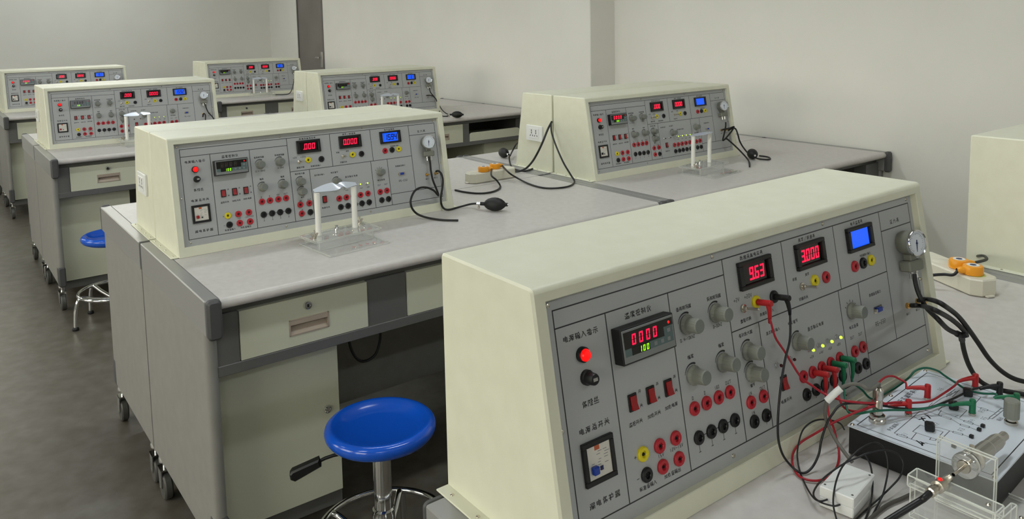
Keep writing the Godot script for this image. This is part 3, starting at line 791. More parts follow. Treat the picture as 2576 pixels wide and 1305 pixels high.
# ---------------------------------------------------------------- desks
func desk(x0: float, z0: float, turn: float, length: float, label: String, front := true) -> Node3D:
	var d := thing("lab_desk", label, "desk", Vector3(x0, 0, z0), turn, "grey steel lab desks in rows")
	if turn > 1.0:
		d.scale.z = 0.93          # the desks that face away are a little shallower
	var key := "%.3f" % length
	var along := Transform3D(Basis(Vector3(0, 0, 1), Vector3(0, 1, 0), Vector3(1, 0, 0)), Vector3(0.036, 0, 0))
	part(d, "table_top", cached("top" + key, func():
		var st := st_new()
		var o := PackedVector2Array([Vector2(0.002, 0.776), Vector2(0.640, 0.776), Vector2(0.648, 0.772)])
		for k in 7:
			var a := deg_to_rad(-90.0 + 30.0 * k)
			o.append(Vector2(0.668, 0.786) + Vector2(cos(a), sin(a)) * 0.0138)
		o.append_array([Vector2(0.640, 0.7995), Vector2(0.002, 0.7995)])
		prism(st, o, length - 0.072, along)
		return done(st)), M.desk_laminate)
	for s in [0, 1]:
		var x := 0.0 if s == 0 else length - 0.036
		var er := part(d, "edge_rail", cached("rail", func(): return box_mesh(Vector3(0.0004, 0.712, 0.010), Vector3(0.036, 0.8000, 0.672), 0.0025)), M.rail_grey, Transform3D(Basis(), Vector3(x, 0, 0)))
		part(er, "front_cap", cached("nose", func():
			var st := st_new()
			prism(st, round_rect(0.0354, 0.098, 0.011), 0.024, Transform3D(Basis(), Vector3(0.0003, 0.7055, 0.670)), 0.006)
			return done(st)), M.nose_plastic)
		part(er, "rear_cap", cached("tail", func():
			var st := st_new()
			prism(st, round_rect(0.0354, 0.089, 0.008), 0.011, Transform3D(Basis(), Vector3(0.0003, 0.7110, 0.0005)), 0.003)
			return done(st)), M.nose_plastic)
		part(d, "side_panel", cached("side", func():
			var st := st_new()
			var o := PackedVector2Array([Vector2(0.002, 0.004), Vector2(0.034, 0.004)])
			for k in 9:
				var a := deg_to_rad(180.0 * k / 8.0)
				o.append(Vector2(0.018 + cos(a) * 0.016, 0.636 + sin(a) * 0.016))
			prism(st, o, 0.572, Transform3D(Basis(Vector3(1, 0, 0), Vector3(0, 0, 1), Vector3(0, 1, 0)), Vector3(0, 0.142, 0)))
			return done(st)), M.grey_steel, Transform3D(Basis(), Vector3(x, 0, 0)))
		part(d, "corner_boot", cached("boot", func():
			var st := st_new()
			prism(st, round_rect(0.035, 0.105, 0.012), 0.052, Transform3D(Basis(), Vector3(0.0005, 0.132, 0.606)), 0.006)
			return done(st)), M.nose_plastic, Transform3D(Basis(), Vector3(x, 0, 0)))
		for z in [0.055, 0.600]:
			var ca := part(d, "castor", cached("castor", func():
				var st := st_new()
				lathe(st, [Vector2(0.006, 0.096), Vector2(0.006, 0.118), Vector2(0.0168, 0.120), Vector2(0.0168, 0.132), Vector2(0.013, 0.142)], 16, upright())
				prism(st, PackedVector2Array([Vector2(-0.022, 0.100), Vector2(0.022, 0.100), Vector2(0.014, 0.042), Vector2(-0.006, 0.036)]), 0.003, Transform3D(Basis(Vector3(0, 0, 1), Vector3(0, 1, 0), Vector3(1, 0, 0)), Vector3(0.0138, 0, 0)))
				prism(st, PackedVector2Array([Vector2(-0.022, 0.100), Vector2(0.022, 0.100), Vector2(0.014, 0.042), Vector2(-0.006, 0.036)]), 0.003, Transform3D(Basis(Vector3(0, 0, 1), Vector3(0, 1, 0), Vector3(1, 0, 0)), Vector3(-0.0168, 0, 0)))
				box(st, Vector3(-0.0168, 0.096, -0.022), Vector3(0.0168, 0.100, 0.022))
				return done(st)), M.chrome, Transform3D(Basis(), Vector3(x + 0.018, 0, z)))
			part(ca, "wheel", cached("wheel", func(): return lathe_mesh([Vector2(0.008, -0.0125), Vector2(0.038, -0.0125), Vector2(0.042, -0.008), Vector2(0.042, 0.008), Vector2(0.038, 0.0125), Vector2(0.008, 0.0125)], 24, Transform3D(Basis(Vector3.UP, PI / 2), Vector3(0, 0.0425, 0.005)))), M.wheel_grey)
	part(d, "back_panel", cached("back" + key, func(): return box_mesh(Vector3(0.036, 0.10, 0.012), Vector3(length - 0.036, 0.775, 0.024))), M.grey_steel)
	# the drawer frame
	part(d, "drawer_frame", cached("frame" + key, func():
		var st := st_new()
		var e := length - 0.030
		box(st, Vector3(0.030, 0.594, 0.560), Vector3(e, 0.621, 0.648), 0.0015)
		box(st, Vector3(0.036, 0.7495, 0.600), Vector3(e - 0.006, 0.7755, 0.634))
		for x in [[0.030, 0.0865], [0.4365, 0.5585], [0.9085, 0.962], [e - 0.115, e]]:
			box(st, Vector3(x[0], 0.620, 0.585), Vector3(x[1], 0.7505, 0.644), 0.001)
		box(st, Vector3(0.036, 0.600, 0.15), Vector3(e - 0.006, 0.606, 0.57))
		return done(st)), M.dark_grey_steel)
	for x in [0.088, 0.560]:
		var dr := part(d, "drawer", cached("drawer", func():
			var st := st_new()
			for e in [[0.0, 0.6225, 0.1255, 0.7485], [0.2330, 0.6225, 0.3470, 0.7485], [0.1255, 0.6225, 0.2330, 0.6520], [0.1255, 0.6930, 0.2330, 0.7485]]:
				box(st, Vector3(e[0], e[1], 0.626), Vector3(e[2], e[3], 0.6475))
			box(st, Vector3(0.005, 0.626, 0.20), Vector3(0.342, 0.74, 0.627))
			return done(st)), M.drawer_cream, Transform3D(Basis(), Vector3(x, 0, 0)))
		part(dr, "pull", cached("pull", func():
			var st := st_new()
			for e in [[0.1245, 0.651, 0.2340, 0.6550], [0.1245, 0.690, 0.2340, 0.6940], [0.1245, 0.651, 0.1290, 0.6940], [0.2295, 0.651, 0.2340, 0.6940], [0.129, 0.679, 0.2295, 0.690]]:
				box(st, Vector3(e[0], e[1], 0.636), Vector3(e[2], e[3], 0.6492), 0.0006)
			poly(st, [Vector3(0.129, 0.655, 0.6475), Vector3(0.2295, 0.655, 0.6475), Vector3(0.2295, 0.679, 0.6300), Vector3(0.129, 0.679, 0.6300)], Vector3(0, 1, 1))
			return done(st)), M.pull_beige)
		part(dr, "keyhole", cached("keyhole", func(): return box_mesh(Vector3(0.1735, 0.7195, 0.6530), Vector3(0.1785, 0.7275, 0.6538), 0.0003)), M.hole)
		part(dr, "lock", cached("lock", func(): return lathe_mesh([Vector2(0.0115, 0.6470), Vector2(0.0115, 0.6510), Vector2(0.0095, 0.6545), Vector2(0.0070, 0.6550), Vector2(0.0060, 0.6535), Vector2(0, 0.6535)], 20, Transform3D(Basis(), Vector3(0.176, 0.7235, 0)))), M.chrome)
	part(d, "tray", cached("tray" + key, func():
		var st := st_new()
		var w := length - 0.150 - 0.966
		var o := PackedVector2Array([Vector2(0, 0), Vector2(w, 0)])
		for k in 6:
			var a := deg_to_rad(90.0 * k / 5.0)
			o.append(Vector2(w - 0.026 + cos(a) * 0.026, 0.038 + sin(a) * 0.026))
		for k in 6:
			var a := deg_to_rad(90.0 + 90.0 * k / 5.0)
			o.append(Vector2(0.026 + cos(a) * 0.026, 0.038 + sin(a) * 0.026))
		prism(st, o, 0.016, Transform3D(Basis(), Vector3(0.966, 0.6165, 0.630)), 0.0012)
		box(st, Vector3(0.966, 0.622, 0.25), Vector3(0.966 + w, 0.632, 0.631))
		return done(st)), M.drawer_cream)
	for q in [[0.034, 0.378, 0.340], [1.140, length - 0.034, 1.175]]:
		var cb := part(d, "cabinet", cached("cab%.3f%.3f" % [q[0], q[1]], func():
			var st := st_new()
			box(st, Vector3(q[0], 0.132, 0.060), Vector3(q[1], 0.592, 0.548), 0.001)
			return done(st)), M.drawer_cream)
		part(cb, "plinth", cached("plinth%.3f%.3f" % [q[0], q[1]], func(): return box_mesh(Vector3(q[0], 0.092, 0.060), Vector3(q[1], 0.1318, 0.556))), M.dark_grey_steel)
		part(cb, "door", cached("cabdoor%.3f%.3f" % [q[0], q[1]], func(): return box_mesh(Vector3(q[0] + 0.002, 0.136, 0.5485), Vector3(q[1] - 0.001, 0.588, 0.566), 0.001)), M.drawer_cream)
		part(cb, "lock", cached("doorlock%.3f" % q[2], func(): return lathe_mesh([Vector2(0.0115, 0.5655), Vector2(0.0115, 0.5695), Vector2(0.0095, 0.5730), Vector2(0.0070, 0.5735), Vector2(0.0060, 0.5720), Vector2(0, 0.5720)], 20, Transform3D(Basis(), Vector3(q[2], 0.384, 0)))), M.chrome)
	return d

# ---------------------------------------------------------------- stool
func stool(at: Vector3, label: String, lever: float) -> Node3D:
	var s := thing("lab_stool", label, "stool", at, 0.0, "blue lab stools")
	part(s, "seat", cached("seat", func(): return lathe_mesh([Vector2(0, 0.392), Vector2(0.08, 0.393), Vector2(0.115, 0.398), Vector2(0.133, 0.407), Vector2(0.1398, 0.417), Vector2(0.1412, 0.426), Vector2(0.1385, 0.4345), Vector2(0.1325, 0.4400), Vector2(0.1250, 0.4415), Vector2(0.1170, 0.4390), Vector2(0.1085, 0.4320), Vector2(0.0990, 0.4250), Vector2(0.0840, 0.4195), Vector2(0.05, 0.4155), Vector2(0, 0.4140)], 56, upright())), M.stool_blue)
	part(s, "hub_plate", cached("hubplate", func(): return lathe_mesh([Vector2(0.026, 0.366), Vector2(0.034, 0.378), Vector2(0.075, 0.3925)], 24, upright())), M.black_plastic)
	part(s, "gas_column", cached("gas", func(): return lathe_mesh([Vector2(0.0235, 0.205), Vector2(0.0235, 0.362), Vector2(0.0215, 0.364)], 24, upright())), M.chrome)
	part(s, "lower_column", cached("lowcol", func(): return lathe_mesh([Vector2(0.021, 0.085), Vector2(0.0285, 0.100), Vector2(0.0285, 0.190), Vector2(0.0265, 0.2), Vector2(0.0285, 0.206), Vector2(0.024, 0.210)], 24, upright())), M.chrome)
	var ring := []
	for k in 33:
		ring.append(Vector3(cos(TAU * k / 32.0), 0, sin(TAU * k / 32.0)) * 0.168 + Vector3(0, 0.152, 0))
	part(s, "foot_ring", cached("ring", func(): return tube_mesh(ring, 0.0085, 10, 2)), M.chrome)
	for k in 5:
		var a := TAU * (k + 0.35) / 5.0
		var o := Vector3(cos(a), 0, sin(a))
		var leg := part(s, "leg", tube_mesh([o * 0.022 + Vector3(0, 0.105, 0), o * 0.10 + Vector3(0, 0.128, 0), o * 0.166 + Vector3(0, 0.150, 0), o * 0.190 + Vector3(0, 0.10, 0), o * 0.198 + Vector3(0, 0.012, 0)], 0.0095, 10, 5), M.chrome)
		part(leg, "glide", lathe_mesh([Vector2(0, 0.0005), Vector2(0.015, 0.0005), Vector2(0.015, 0.010), Vector2(0.010, 0.016)], 14, Transform3D(Basis(), o * 0.198) * upright()), M.black_plastic)
	var l := Vector3(cos(lever), 0, sin(lever))
	var lv := part(s, "height_lever", tube_mesh([l * 0.03 + Vector3(0, 0.370, 0), l * 0.12 + Vector3(0, 0.366, 0), l * 0.165 + Vector3(0, 0.352, 0)], 0.0045, 8, 3), M.black_plastic)
	var b := Basis(l, Vector3.UP, l.cross(Vector3.UP))
	part(lv, "grip", cached("grip", func():
		var st := st_new()
		prism(st, PackedVector2Array([Vector2(0.155, 0.366), Vector2(0.150, 0.346), Vector2(0.215, 0.316), Vector2(0.226, 0.322), Vector2(0.228, 0.336), Vector2(0.222, 0.344)]), 0.026, Transform3D(Basis(), Vector3(0, 0, -0.013)), 0.004)
		return done(st)), M.black_plastic, Transform3D(b, Vector3.ZERO))
	return s

# ---------------------------------------------------------------- small apparatus
func plate(p: Node3D, called: String, lo: Vector3, hi: Vector3, _thin_axis: int, edge := "acrylic_glint") -> void:     # a clear acrylic plate; thin pale bars paint the glint along its edges
	var o := part(p, called, box_mesh(lo, hi), M.acrylic)
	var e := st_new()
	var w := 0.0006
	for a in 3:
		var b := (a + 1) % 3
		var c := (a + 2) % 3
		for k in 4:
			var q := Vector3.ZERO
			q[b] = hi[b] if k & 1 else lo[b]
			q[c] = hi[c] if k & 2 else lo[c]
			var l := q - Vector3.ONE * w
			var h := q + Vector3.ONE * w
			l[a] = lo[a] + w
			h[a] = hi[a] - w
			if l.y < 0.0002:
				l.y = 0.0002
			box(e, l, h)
	part(o, "edge_glint", done(e), M[edge])

# clear jig: base box, two white posts and a strip or disc across their tops
func jig(at: Vector3, turn: float, label: String, kind: String) -> Node3D:
	var j := thing("beam_jig", label, "jig", at, turn, "clear jigs with two white posts")
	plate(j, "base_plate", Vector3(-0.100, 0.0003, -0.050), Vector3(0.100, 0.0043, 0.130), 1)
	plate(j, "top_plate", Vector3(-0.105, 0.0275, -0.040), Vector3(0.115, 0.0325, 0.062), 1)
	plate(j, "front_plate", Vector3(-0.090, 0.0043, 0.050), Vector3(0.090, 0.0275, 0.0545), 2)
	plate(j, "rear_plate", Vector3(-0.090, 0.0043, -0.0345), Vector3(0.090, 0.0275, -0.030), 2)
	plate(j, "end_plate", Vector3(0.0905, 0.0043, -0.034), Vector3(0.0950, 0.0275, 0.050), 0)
	for x in [-0.062, 0.062]:
		part(j, "post", cached("post", func(): return lathe_mesh([Vector2(0, 0.0325), Vector2(0.0085, 0.0325), Vector2(0.0085, 0.159), Vector2(0.0075, 0.160), Vector2(0, 0.160)], 20, upright())), M.delrin_white, Transform3D(Basis(), Vector3(x, 0, 0)))
	for x in [-0.092, 0.092]:
		var w := part(j, "wing_screw", cached("wing", func():
			var st := st_new()
			lathe(st, [Vector2(0.0022, 0.033), Vector2(0.0022, 0.058), Vector2(0, 0.058)], 10, upright())
			lathe(st, [Vector2(0.0055, 0.0326), Vector2(0.0055, 0.038), Vector2(0, 0.040)], 10, upright())
			for s in [-1.0, 1.0]:
				prism(st, PackedVector2Array([Vector2(0, 0.034), Vector2(s * 0.006, 0.036), Vector2(s * 0.013, 0.048), Vector2(s * 0.008, 0.050), Vector2(0, 0.040)]), 0.002, Transform3D(Basis(), Vector3(0, 0, -0.001)))
			return done(st)), M.nickel, Transform3D(Basis(), Vector3(x, 0, 0.030 if x < 0 else -0.022)))
	for k in [[-0.03, 0.040], [0.035, 0.040], [0.075, 0.040], [-0.005, 0.112], [0.060, 0.112]]:
		part(j, "screw", screw_mesh(), M.nickel, Transform3D(Basis(Vector3.RIGHT, -PI / 2), Vector3(k[0], 0.0325 if k[1] < 0.05 else 0.0043, k[1] if k[1] > 0.05 else 0.030)))
	part(j, "adjuster", cached("adjuster", func(): return lathe_mesh([Vector2(0.007, 0.0325), Vector2(0.007, 0.039), Vector2(0.004, 0.041), Vector2(0.005, 0.047), Vector2(0, 0.048)], 14, upright())), M.chrome, Transform3D(Basis(), Vector3(0.004, 0, -0.01)))
	for k in 4:
		part(j, "rubber_dot", cached("dot", func(): return lathe_mesh([Vector2(0.0055, 0.0002), Vector2(0.0055, 0.0010), Vector2(0, 0.0010)], 14, upright())), M.pink_print, Transform3D(Basis(), Vector3(-0.005 + 0.0225 * k, 0.0042, 0.100)))
	if kind == "strip":
		part(j, "foil_strip", cached("foil_strip", func():
			var st := st_new()
			sg += 1
			var prev := []
			for i in 25:
				var f := i / 24.0
				var x := -0.072 + 0.144 * f
				var w := 0.006 + 0.012 * sin(PI * f)
				var tw := 0.55 - 0.50 * exp(-pow((f - 0.60) / 0.07, 2.0))
				var y := 0.1665 + 0.003 * sin(PI * f)
				var now := [Vector3(x, y + sin(tw) * w, -cos(tw) * w), Vector3(x, y - sin(tw) * w, cos(tw) * w)]
				if prev:
					poly(st, [prev[0], prev[1], now[1], now[0]], Vector3.UP, sg)
					poly(st, [prev[0] - Vector3(0, 0.0006, 0), prev[1] - Vector3(0, 0.0006, 0), now[1] - Vector3(0, 0.0006, 0), now[0] - Vector3(0, 0.0006, 0)], Vector3.DOWN, sg + 1)
				prev = now
			sg += 1
			return done(st)), M.foil)
	else:
		part(j, "disc", cached("disc", func():
			var st := st_new()
			var o := PackedVector2Array()
			for k in 28:
				var a := TAU * k / 28.0
				o.append(Vector2(cos(a) * 0.078, sin(a) * 0.022))
			prism(st, o, 0.0025, Transform3D(Basis(Vector3(1, 0, 0), Vector3(0, 0, 1), Vector3(0, 1, 0)), Vector3(0, 0.1602, 0)), 0.0006)
			return done(st)), M.foil)
	for x in [-0.062, 0.062]:
		part(j, "post_screw", screw_mesh(), M.chrome, Transform3D(Basis(Vector3.RIGHT, -PI / 2), Vector3(x, 0.1628, 0)))
	return j

func cord(called: String, label: String, category: String, pts: Array, r: float, m: Material, group := "") -> Node3D:
	var o := part(self, called, tube_mesh(pts, r, 10, 8), m)
	tag(o, label, category, group)
	return o

# rubber squeeze bulb with its valve, at the end of a hose
func bulb_set(label: String, hoses: Array, r: float, at: Vector3, dir: Vector3, size := 1.0, tail := []) -> Node3D:
	var t := thing("squeeze_bulb", label, "hand pump", Vector3.ZERO, 0.0, "rubber squeeze bulbs on hoses")
	for h in hoses:
		part(t, "hose", tube_mesh(h, r, 10, 8), M.black_rubber)
	var d := dir.normalized()
	var side := d.cross(Vector3.UP).normalized()
	var b := Basis(side, d.cross(side) * -1.0, d)
	if b.determinant() < 0:
		b = Basis(-side, b.y, d)
	var f := Transform3D(b.scaled(Vector3.ONE * size), at)
	part(t, "bulb", lathe_mesh([Vector2(0.0062, -0.052), Vector2(0.0062, -0.038), Vector2(0.0125, -0.033), Vector2(0.0185, -0.024), Vector2(0.0225, -0.011), Vector2(0.0235, 0.0), Vector2(0.0225, 0.011), Vector2(0.0185, 0.023), Vector2(0.0120, 0.0325), Vector2(0.0075, 0.0365), Vector2(0.0062, 0.040), Vector2(0.0062, 0.045), Vector2(0.004, 0.0465), Vector2(0, 0.0465)], 28, f), M.black_rubber)
	part(t, "valve", lathe_mesh([Vector2(0.0045, -0.066), Vector2(0.0058, -0.065), Vector2(0.0058, -0.051), Vector2(0.0045, -0.050)], 16, f), M.chrome)
	part(t, "release_screw", lathe_mesh([Vector2(0.0026, 0.004), Vector2(0.0026, 0.009), Vector2(0.0042, 0.010), Vector2(0.0042, 0.0165), Vector2(0.003, 0.018), Vector2(0, 0.018)], 12, Transform3D(f.basis * Basis(Vector3.RIGHT, -PI / 2 if b.y.y < 0 else PI / 2), f * Vector3(0, 0, -0.058))), M.nickel)
	part(t, "end_valve", lathe_mesh([Vector2(0.0045, 0.0455), Vector2(0.0045, 0.0480), Vector2(0.0020, 0.0480), Vector2(0.0020, 0.0470), Vector2(0, 0.0470)], 12, f), M.chrome)
	for h in tail:
		part(t, "loop", tube_mesh(h, r, 8, 6), M.black_rubber)
	return t

# right-angled banana plug; its stem points along out, its cord leaves along away
func plug(p: Node3D, at: Vector3, out: Vector3, away: Vector3, m: Material, long := 0.022) -> Vector3:
	var o := out.normalized()
	var a := (away - o * away.dot(o)).normalized()
	var w := o.cross(a)
	var f := Transform3D(Basis(a, w, o), at)
	var st := st_new()
	lathe(st, [Vector2(0.0026, -0.001), Vector2(0.0050, 0.0005), Vector2(0.0046, 0.004), Vector2(0.0046, long), Vector2(0.0041, long + 0.0020), Vector2(0, long + 0.0024)], 16, f)
	tube(st, PackedVector3Array([f * Vector3(0.000, 0, long - 0.0042), f * Vector3(0.010, 0, long - 0.0046), f * Vector3(0.022, 0, long - 0.0065), f * Vector3(0.030, 0, long - 0.0090)]), 0.0042, 12, 0.0021)
	var b := part(p, "plug", done(st), m)
	part(b, "pin", lathe_mesh([Vector2(0.0020, -0.004), Vector2(0.0020, 0.001)], 10, f), M.nickel)
	return f * Vector3(0.030, 0, long - 0.0090)

func lead(label: String, from_at: Vector3, from_out: Vector3, from_away: Vector3, mid: Array, to_at: Vector3, to_away: Vector3, plug_m: Material, wire_m: Material, r := 0.0017) -> Node3D:
	var t := thing("test_lead", label, "lead", Vector3.ZERO, 0.0, "test leads between console and circuit board")
	var a := plug(t, from_at, from_out, from_away, plug_m)
	var b := plug(t, to_at, Vector3.UP, to_away, plug_m, 0.019)
	part(t, "wire", tube_mesh([a] + mid + [b], r, 8, 8), wire_m)
	return t

func power_plug(at: Vector3, turn: float, label: String, cord_pts: Array) -> Node3D:
	var p := thing("power_plug", label, "plug", Vector3.ZERO, 0.0, "orange mains plugs")
	var f := Transform3D(Basis(Vector3.UP, turn), at)
	var st := st_new()
	lathe(st, [Vector2(0.0215, 0.0005), Vector2(0.0222, 0.003), Vector2(0.0222, 0.017), Vector2(0.0205, 0.0205), Vector2(0.0150, 0.0215), Vector2(0, 0.0217)], 28, f * upright())
	lathe(st, [Vector2(0.0085, 0.012), Vector2(0.0080, 0.028), Vector2(0.0060, 0.036), Vector2(0.0045, 0.038)], 14, f * Transform3D(Basis(Vector3.UP, PI / 2), Vector3(0, 0.010, 0)))
	part(p, "body", done(st), M.orange_plastic)
	part(p, "label_ring", lathe_mesh([Vector2(0.0135, 0.0212), Vector2(0.0135, 0.0219), Vector2(0, 0.0221)], 24, f * upright()), M.white_plastic)
	part(p, "label_print", lathe_mesh([Vector2(0.0070, 0.0219), Vector2(0.0070, 0.0223), Vector2(0, 0.0224)], 20, f * upright()), M.print_navy)
	part(p, "cord", tube_mesh([f * Vector3(0.034, 0.010, 0)] + cord_pts, 0.0036, 10, 8), M.black_wire)
	return p

# ---------------------------------------------------------------- the circuit board in front of the near console
const BO := Vector3(0.554, 0.0, 1.974)
const BU := Vector3(0.2715, 0.0, -0.0200)
const BV := Vector3(0.0145, 0.0, 0.1970)
const BH := 0.045

func zb(x: float, y: float) -> Vector3:        # a point of the board's face from a close view of the photograph
	return pix(2100.0 + x / 5.412, 880.0 + y / 5.412, BH)

func board_uv(p: Vector3) -> Vector2:
	var d := p - Vector3(BO.x, p.y, BO.z)
	return Vector2(d.dot(BU) / BU.length_squared(), d.dot(BV) / BV.length_squared())

func board_print() -> ImageTexture:
	var im := Image.create(1408, 1024, false, Image.FORMAT_RGB8)
	im.fill(Color(0.86, 0.885, 0.92))
	var sz := Vector2(1408, 1024)
	var ink := Color(0.07, 0.075, 0.10)
	var px := func(x: float, y: float) -> Vector2: return board_uv(zb(x, y)) * sz
	var r := [Vector2(0.035, 0.05), Vector2(0.965, 0.05), Vector2(0.965, 0.95), Vector2(0.035, 0.95)]
	for k in 4:
		stroke(im, r[k] * sz, r[(k + 1) % 4] * sz, 7.0, ink)
	for path in [[1320, 905, 1230, 860, 1155, 835, 1075, 905, 810, 1130, 850, 1150], [985, 1190, 1110, 1240, 1400, 1300], [1075, 905, 1150, 950], [1250, 985, 1290, 1030], [1240, 1045, 1165, 1020, 1060, 1110, 1380, 1215],
			[1350, 1080, 1475, 1115, 1370, 1230, 1290, 1220, 1310, 1195], [1110, 1130, 1040, 1215], [1350, 1050, 1415, 1055, 1565, 1100, 1400, 1265], [1565, 1100, 1610, 1115], [1740, 1150, 1850, 1190], [1320, 905, 1450, 895], [1580, 940, 1620, 960, 1710, 1015], [1830, 1050, 1960, 1100],
			[1460, 775, 1410, 820, 1640, 910, 1760, 965], [1880, 1005, 2010, 1050], [1230, 820, 1450, 660, 1700, 550], [1520, 640, 1580, 580, 1640, 530], [1680, 780, 1800, 820, 1700, 920], [1230, 820, 1440, 900], [1450, 820, 1410, 880, 1450, 905], [1940, 775, 1990, 790], [2080, 820, 2180, 850],
			[2370, 775, 2320, 765, 2290, 800], [2110, 930, 2080, 945], [1870, 600, 1990, 640, 1920, 720], [1640, 905, 1680, 890], [1600, 640, 1690, 550], [1280, 765, 1330, 720]]:
		for i in range(0, path.size() - 2, 2):
			stroke(im, px.call(path[i], path[i + 1]), px.call(path[i + 2], path[i + 3]), 4.4, ink)
	for e in [[850, 1150, 985, 1190], [1610, 1115, 1740, 1150], [1450, 895, 1580, 940], [1710, 1015, 1830, 1050], [1760, 965, 1880, 1005], [1990, 790, 2080, 820], [2290, 800, 2240, 840], [2240, 840, 2190, 880], [2190, 880, 2120, 930], [1540, 620, 1580, 590], [1590, 585, 1630, 560]]:
		var a: Vector2 = px.call(e[0], e[1])
		var b: Vector2 = px.call(e[2], e[3])
		var n := (b - a).orthogonal().normalized() * 11.0
		for q in [[a + n, b + n], [b + n, b - n], [b - n, a - n], [a - n, a + n]]:
			stroke(im, q[0], q[1], 4.5, ink)
	for e in [[1150, 945, 1230, 930], [1180, 920, 1215, 965], [1230, 880, 1270, 900], [1260, 890, 1300, 930], [1115, 1235, 1190, 1290], [1190, 1265, 1190, 1300], [1170, 1250, 1215, 1275]]:
		stroke(im, px.call(e[0], e[1]), px.call(e[2], e[3]), 12.0, ink)
	letters(im, "传感器转换电路", px.call(1020, 600), 48, 58, 5.0, Color(0.26, 0.27, 0.31))
	letters(im, "传感器输入", px.call(800, 1040), 32, 37, 3.6, Color(0.30, 0.31, 0.35))
	letters(im, "输出", px.call(2245, 940), 32, 37, 3.4, Color(0.42, 0.43, 0.47))
	for e in [["R1", 950, 1150], ["R2", 1375, 1010], ["R3", 1720, 1085], ["R4", 1860, 965], ["R5", 2000, 830], ["R6", 2030, 930], ["R8", 1440, 535], ["C1", 1250, 1280]]:
		letters(im, e[0], px.call(e[1], e[2]), 34, 30, 3.5, Color(0.45, 0.46, 0.50))
	return ImageTexture.create_from_image(im)

func circuit_board() -> void:
	var c := thing("circuit_board", "white printed circuit board on a black box, plugged with red and green leads", "circuit board", Vector3(BO.x, TOP, BO.z))
	var flat := func(u: float, v: float, y: float) -> Vector3: return BU * u + BV * v + Vector3(0, y, 0)
	var st := st_new()
	var o := PackedVector2Array()
	for q in [[0.008, 0.008], [0.992, 0.008], [0.992, 0.992], [0.008, 0.992]]:
		var p: Vector3 = flat.call(q[0], q[1], 0.0)
		o.append(Vector2(p.x, p.z))
	prism(st, o, BH - 0.0028, Transform3D(Basis(Vector3(1, 0, 0), Vector3(0, 0, 1), Vector3(0, 1, 0)), Vector3(0, 0.0004, 0)), 0.001)
	part(c, "case", done(st), M.board_black)
	st = st_new()
	o = PackedVector2Array()
	for q in [[0, 0], [1, 0], [1, 1], [0, 1]]:
		var p: Vector3 = flat.call(q[0], q[1], 0.0)
		o.append(Vector2(p.x, p.z))
	prism(st, o, 0.0022, Transform3D(Basis(Vector3(1, 0, 0), Vector3(0, 0, 1), Vector3(0, 1, 0)), Vector3(0, BH - 0.0025, 0)))
	part(c, "cover_plate", done(st), M.board_white)
	st = st_new()
	st.set_smooth_group(-1)
	var q4 := [Vector2(0, 0), Vector2(1, 0), Vector2(1, 1), Vector2(0, 1)]
	for i in [0, 1, 2, 0, 2, 3]:
		st.set_uv(q4[i])
		st.add_vertex(flat.call(q4[i].x, q4[i].y, BH))
	part(c, "printed_face", done(st), M.board_print)
	var loc := func(x: float, y: float) -> Vector3: return zb(x, y) - Vector3(BO.x, TOP, BO.z)
	for e in [[1290, 1090], [1615, 800], [1810, 620]]:
		var k := part(c, "trimmer", box_mesh(Vector3(-0.0075, 0, -0.0065), Vector3(0.0075, 0.011, 0.0065), 0.0020), M.black_plastic, Transform3D(Basis(Vector3.UP, 0.5), loc.call(e[0], e[1])))
		part(k, "adjusting_screw", lathe_mesh([Vector2(0.003, 0.0108), Vector2(0.0028, 0.012), Vector2(0, 0.0121)], 10, upright()), M.black_socket)
	for e in [[2015, 1050], [1965, 1100], [1860, 1195], [1620, 1325], [2305, 672]]:
		part(c, "terminal_pin", box_mesh(Vector3(-0.0026, 0, -0.0026), Vector3(0.0026, 0.0045, 0.0026), 0.0006), M.black_plastic, Transform3D(Basis(), loc.call(e[0], e[1])))
	for e in [[1260, 675], [1000, 890], [1910, 525], [1870, 885], [2240, 640], [2470, 800]]:
		part(c, "jack", lathe_mesh([Vector2(0.0052, 0), Vector2(0.0052, 0.0030), Vector2(0.0038, 0.0042), Vector2(0, 0.0042)], 12, upright()), M.nickel, Transform3D(Basis(), loc.call(e[0], e[1])))
	part(c, "coaxial_socket", lathe_mesh([Vector2(0.0118, 0), Vector2(0.0118, 0.005), Vector2(0.0106, 0.0065), Vector2(0.0106, 0.0105), Vector2(0.0085, 0.0115)], 24, upright()), M.nickel, Transform3D(Basis(), loc.call(578, 970)))
	var kb := part(c, "selector_switch", lathe_mesh([Vector2(0.0090, 0), Vector2(0.0090, 0.004), Vector2(0.0062, 0.005), Vector2(0.0062, 0.010)], 16, upright()), M.nickel, Transform3D(Basis(), loc.call(2400, 1000)))
	part(kb, "knob", lathe_mesh([Vector2(0.0105, 0.0095), Vector2(0.0105, 0.034), Vector2(0.0095, 0.036), Vector2(0, 0.036)], 28, upright(), 0.03), M.knob_grey)
	for q in [[0.018, 0.025], [0.982, 0.025], [0.982, 0.975], [0.018, 0.975], [0.5, 0.022]]:
		part(c, "corner_screw", screw_mesh(), M.nickel, Transform3D(Basis(Vector3.RIGHT, -PI / 2), flat.call(q[0], q[1], BH)))

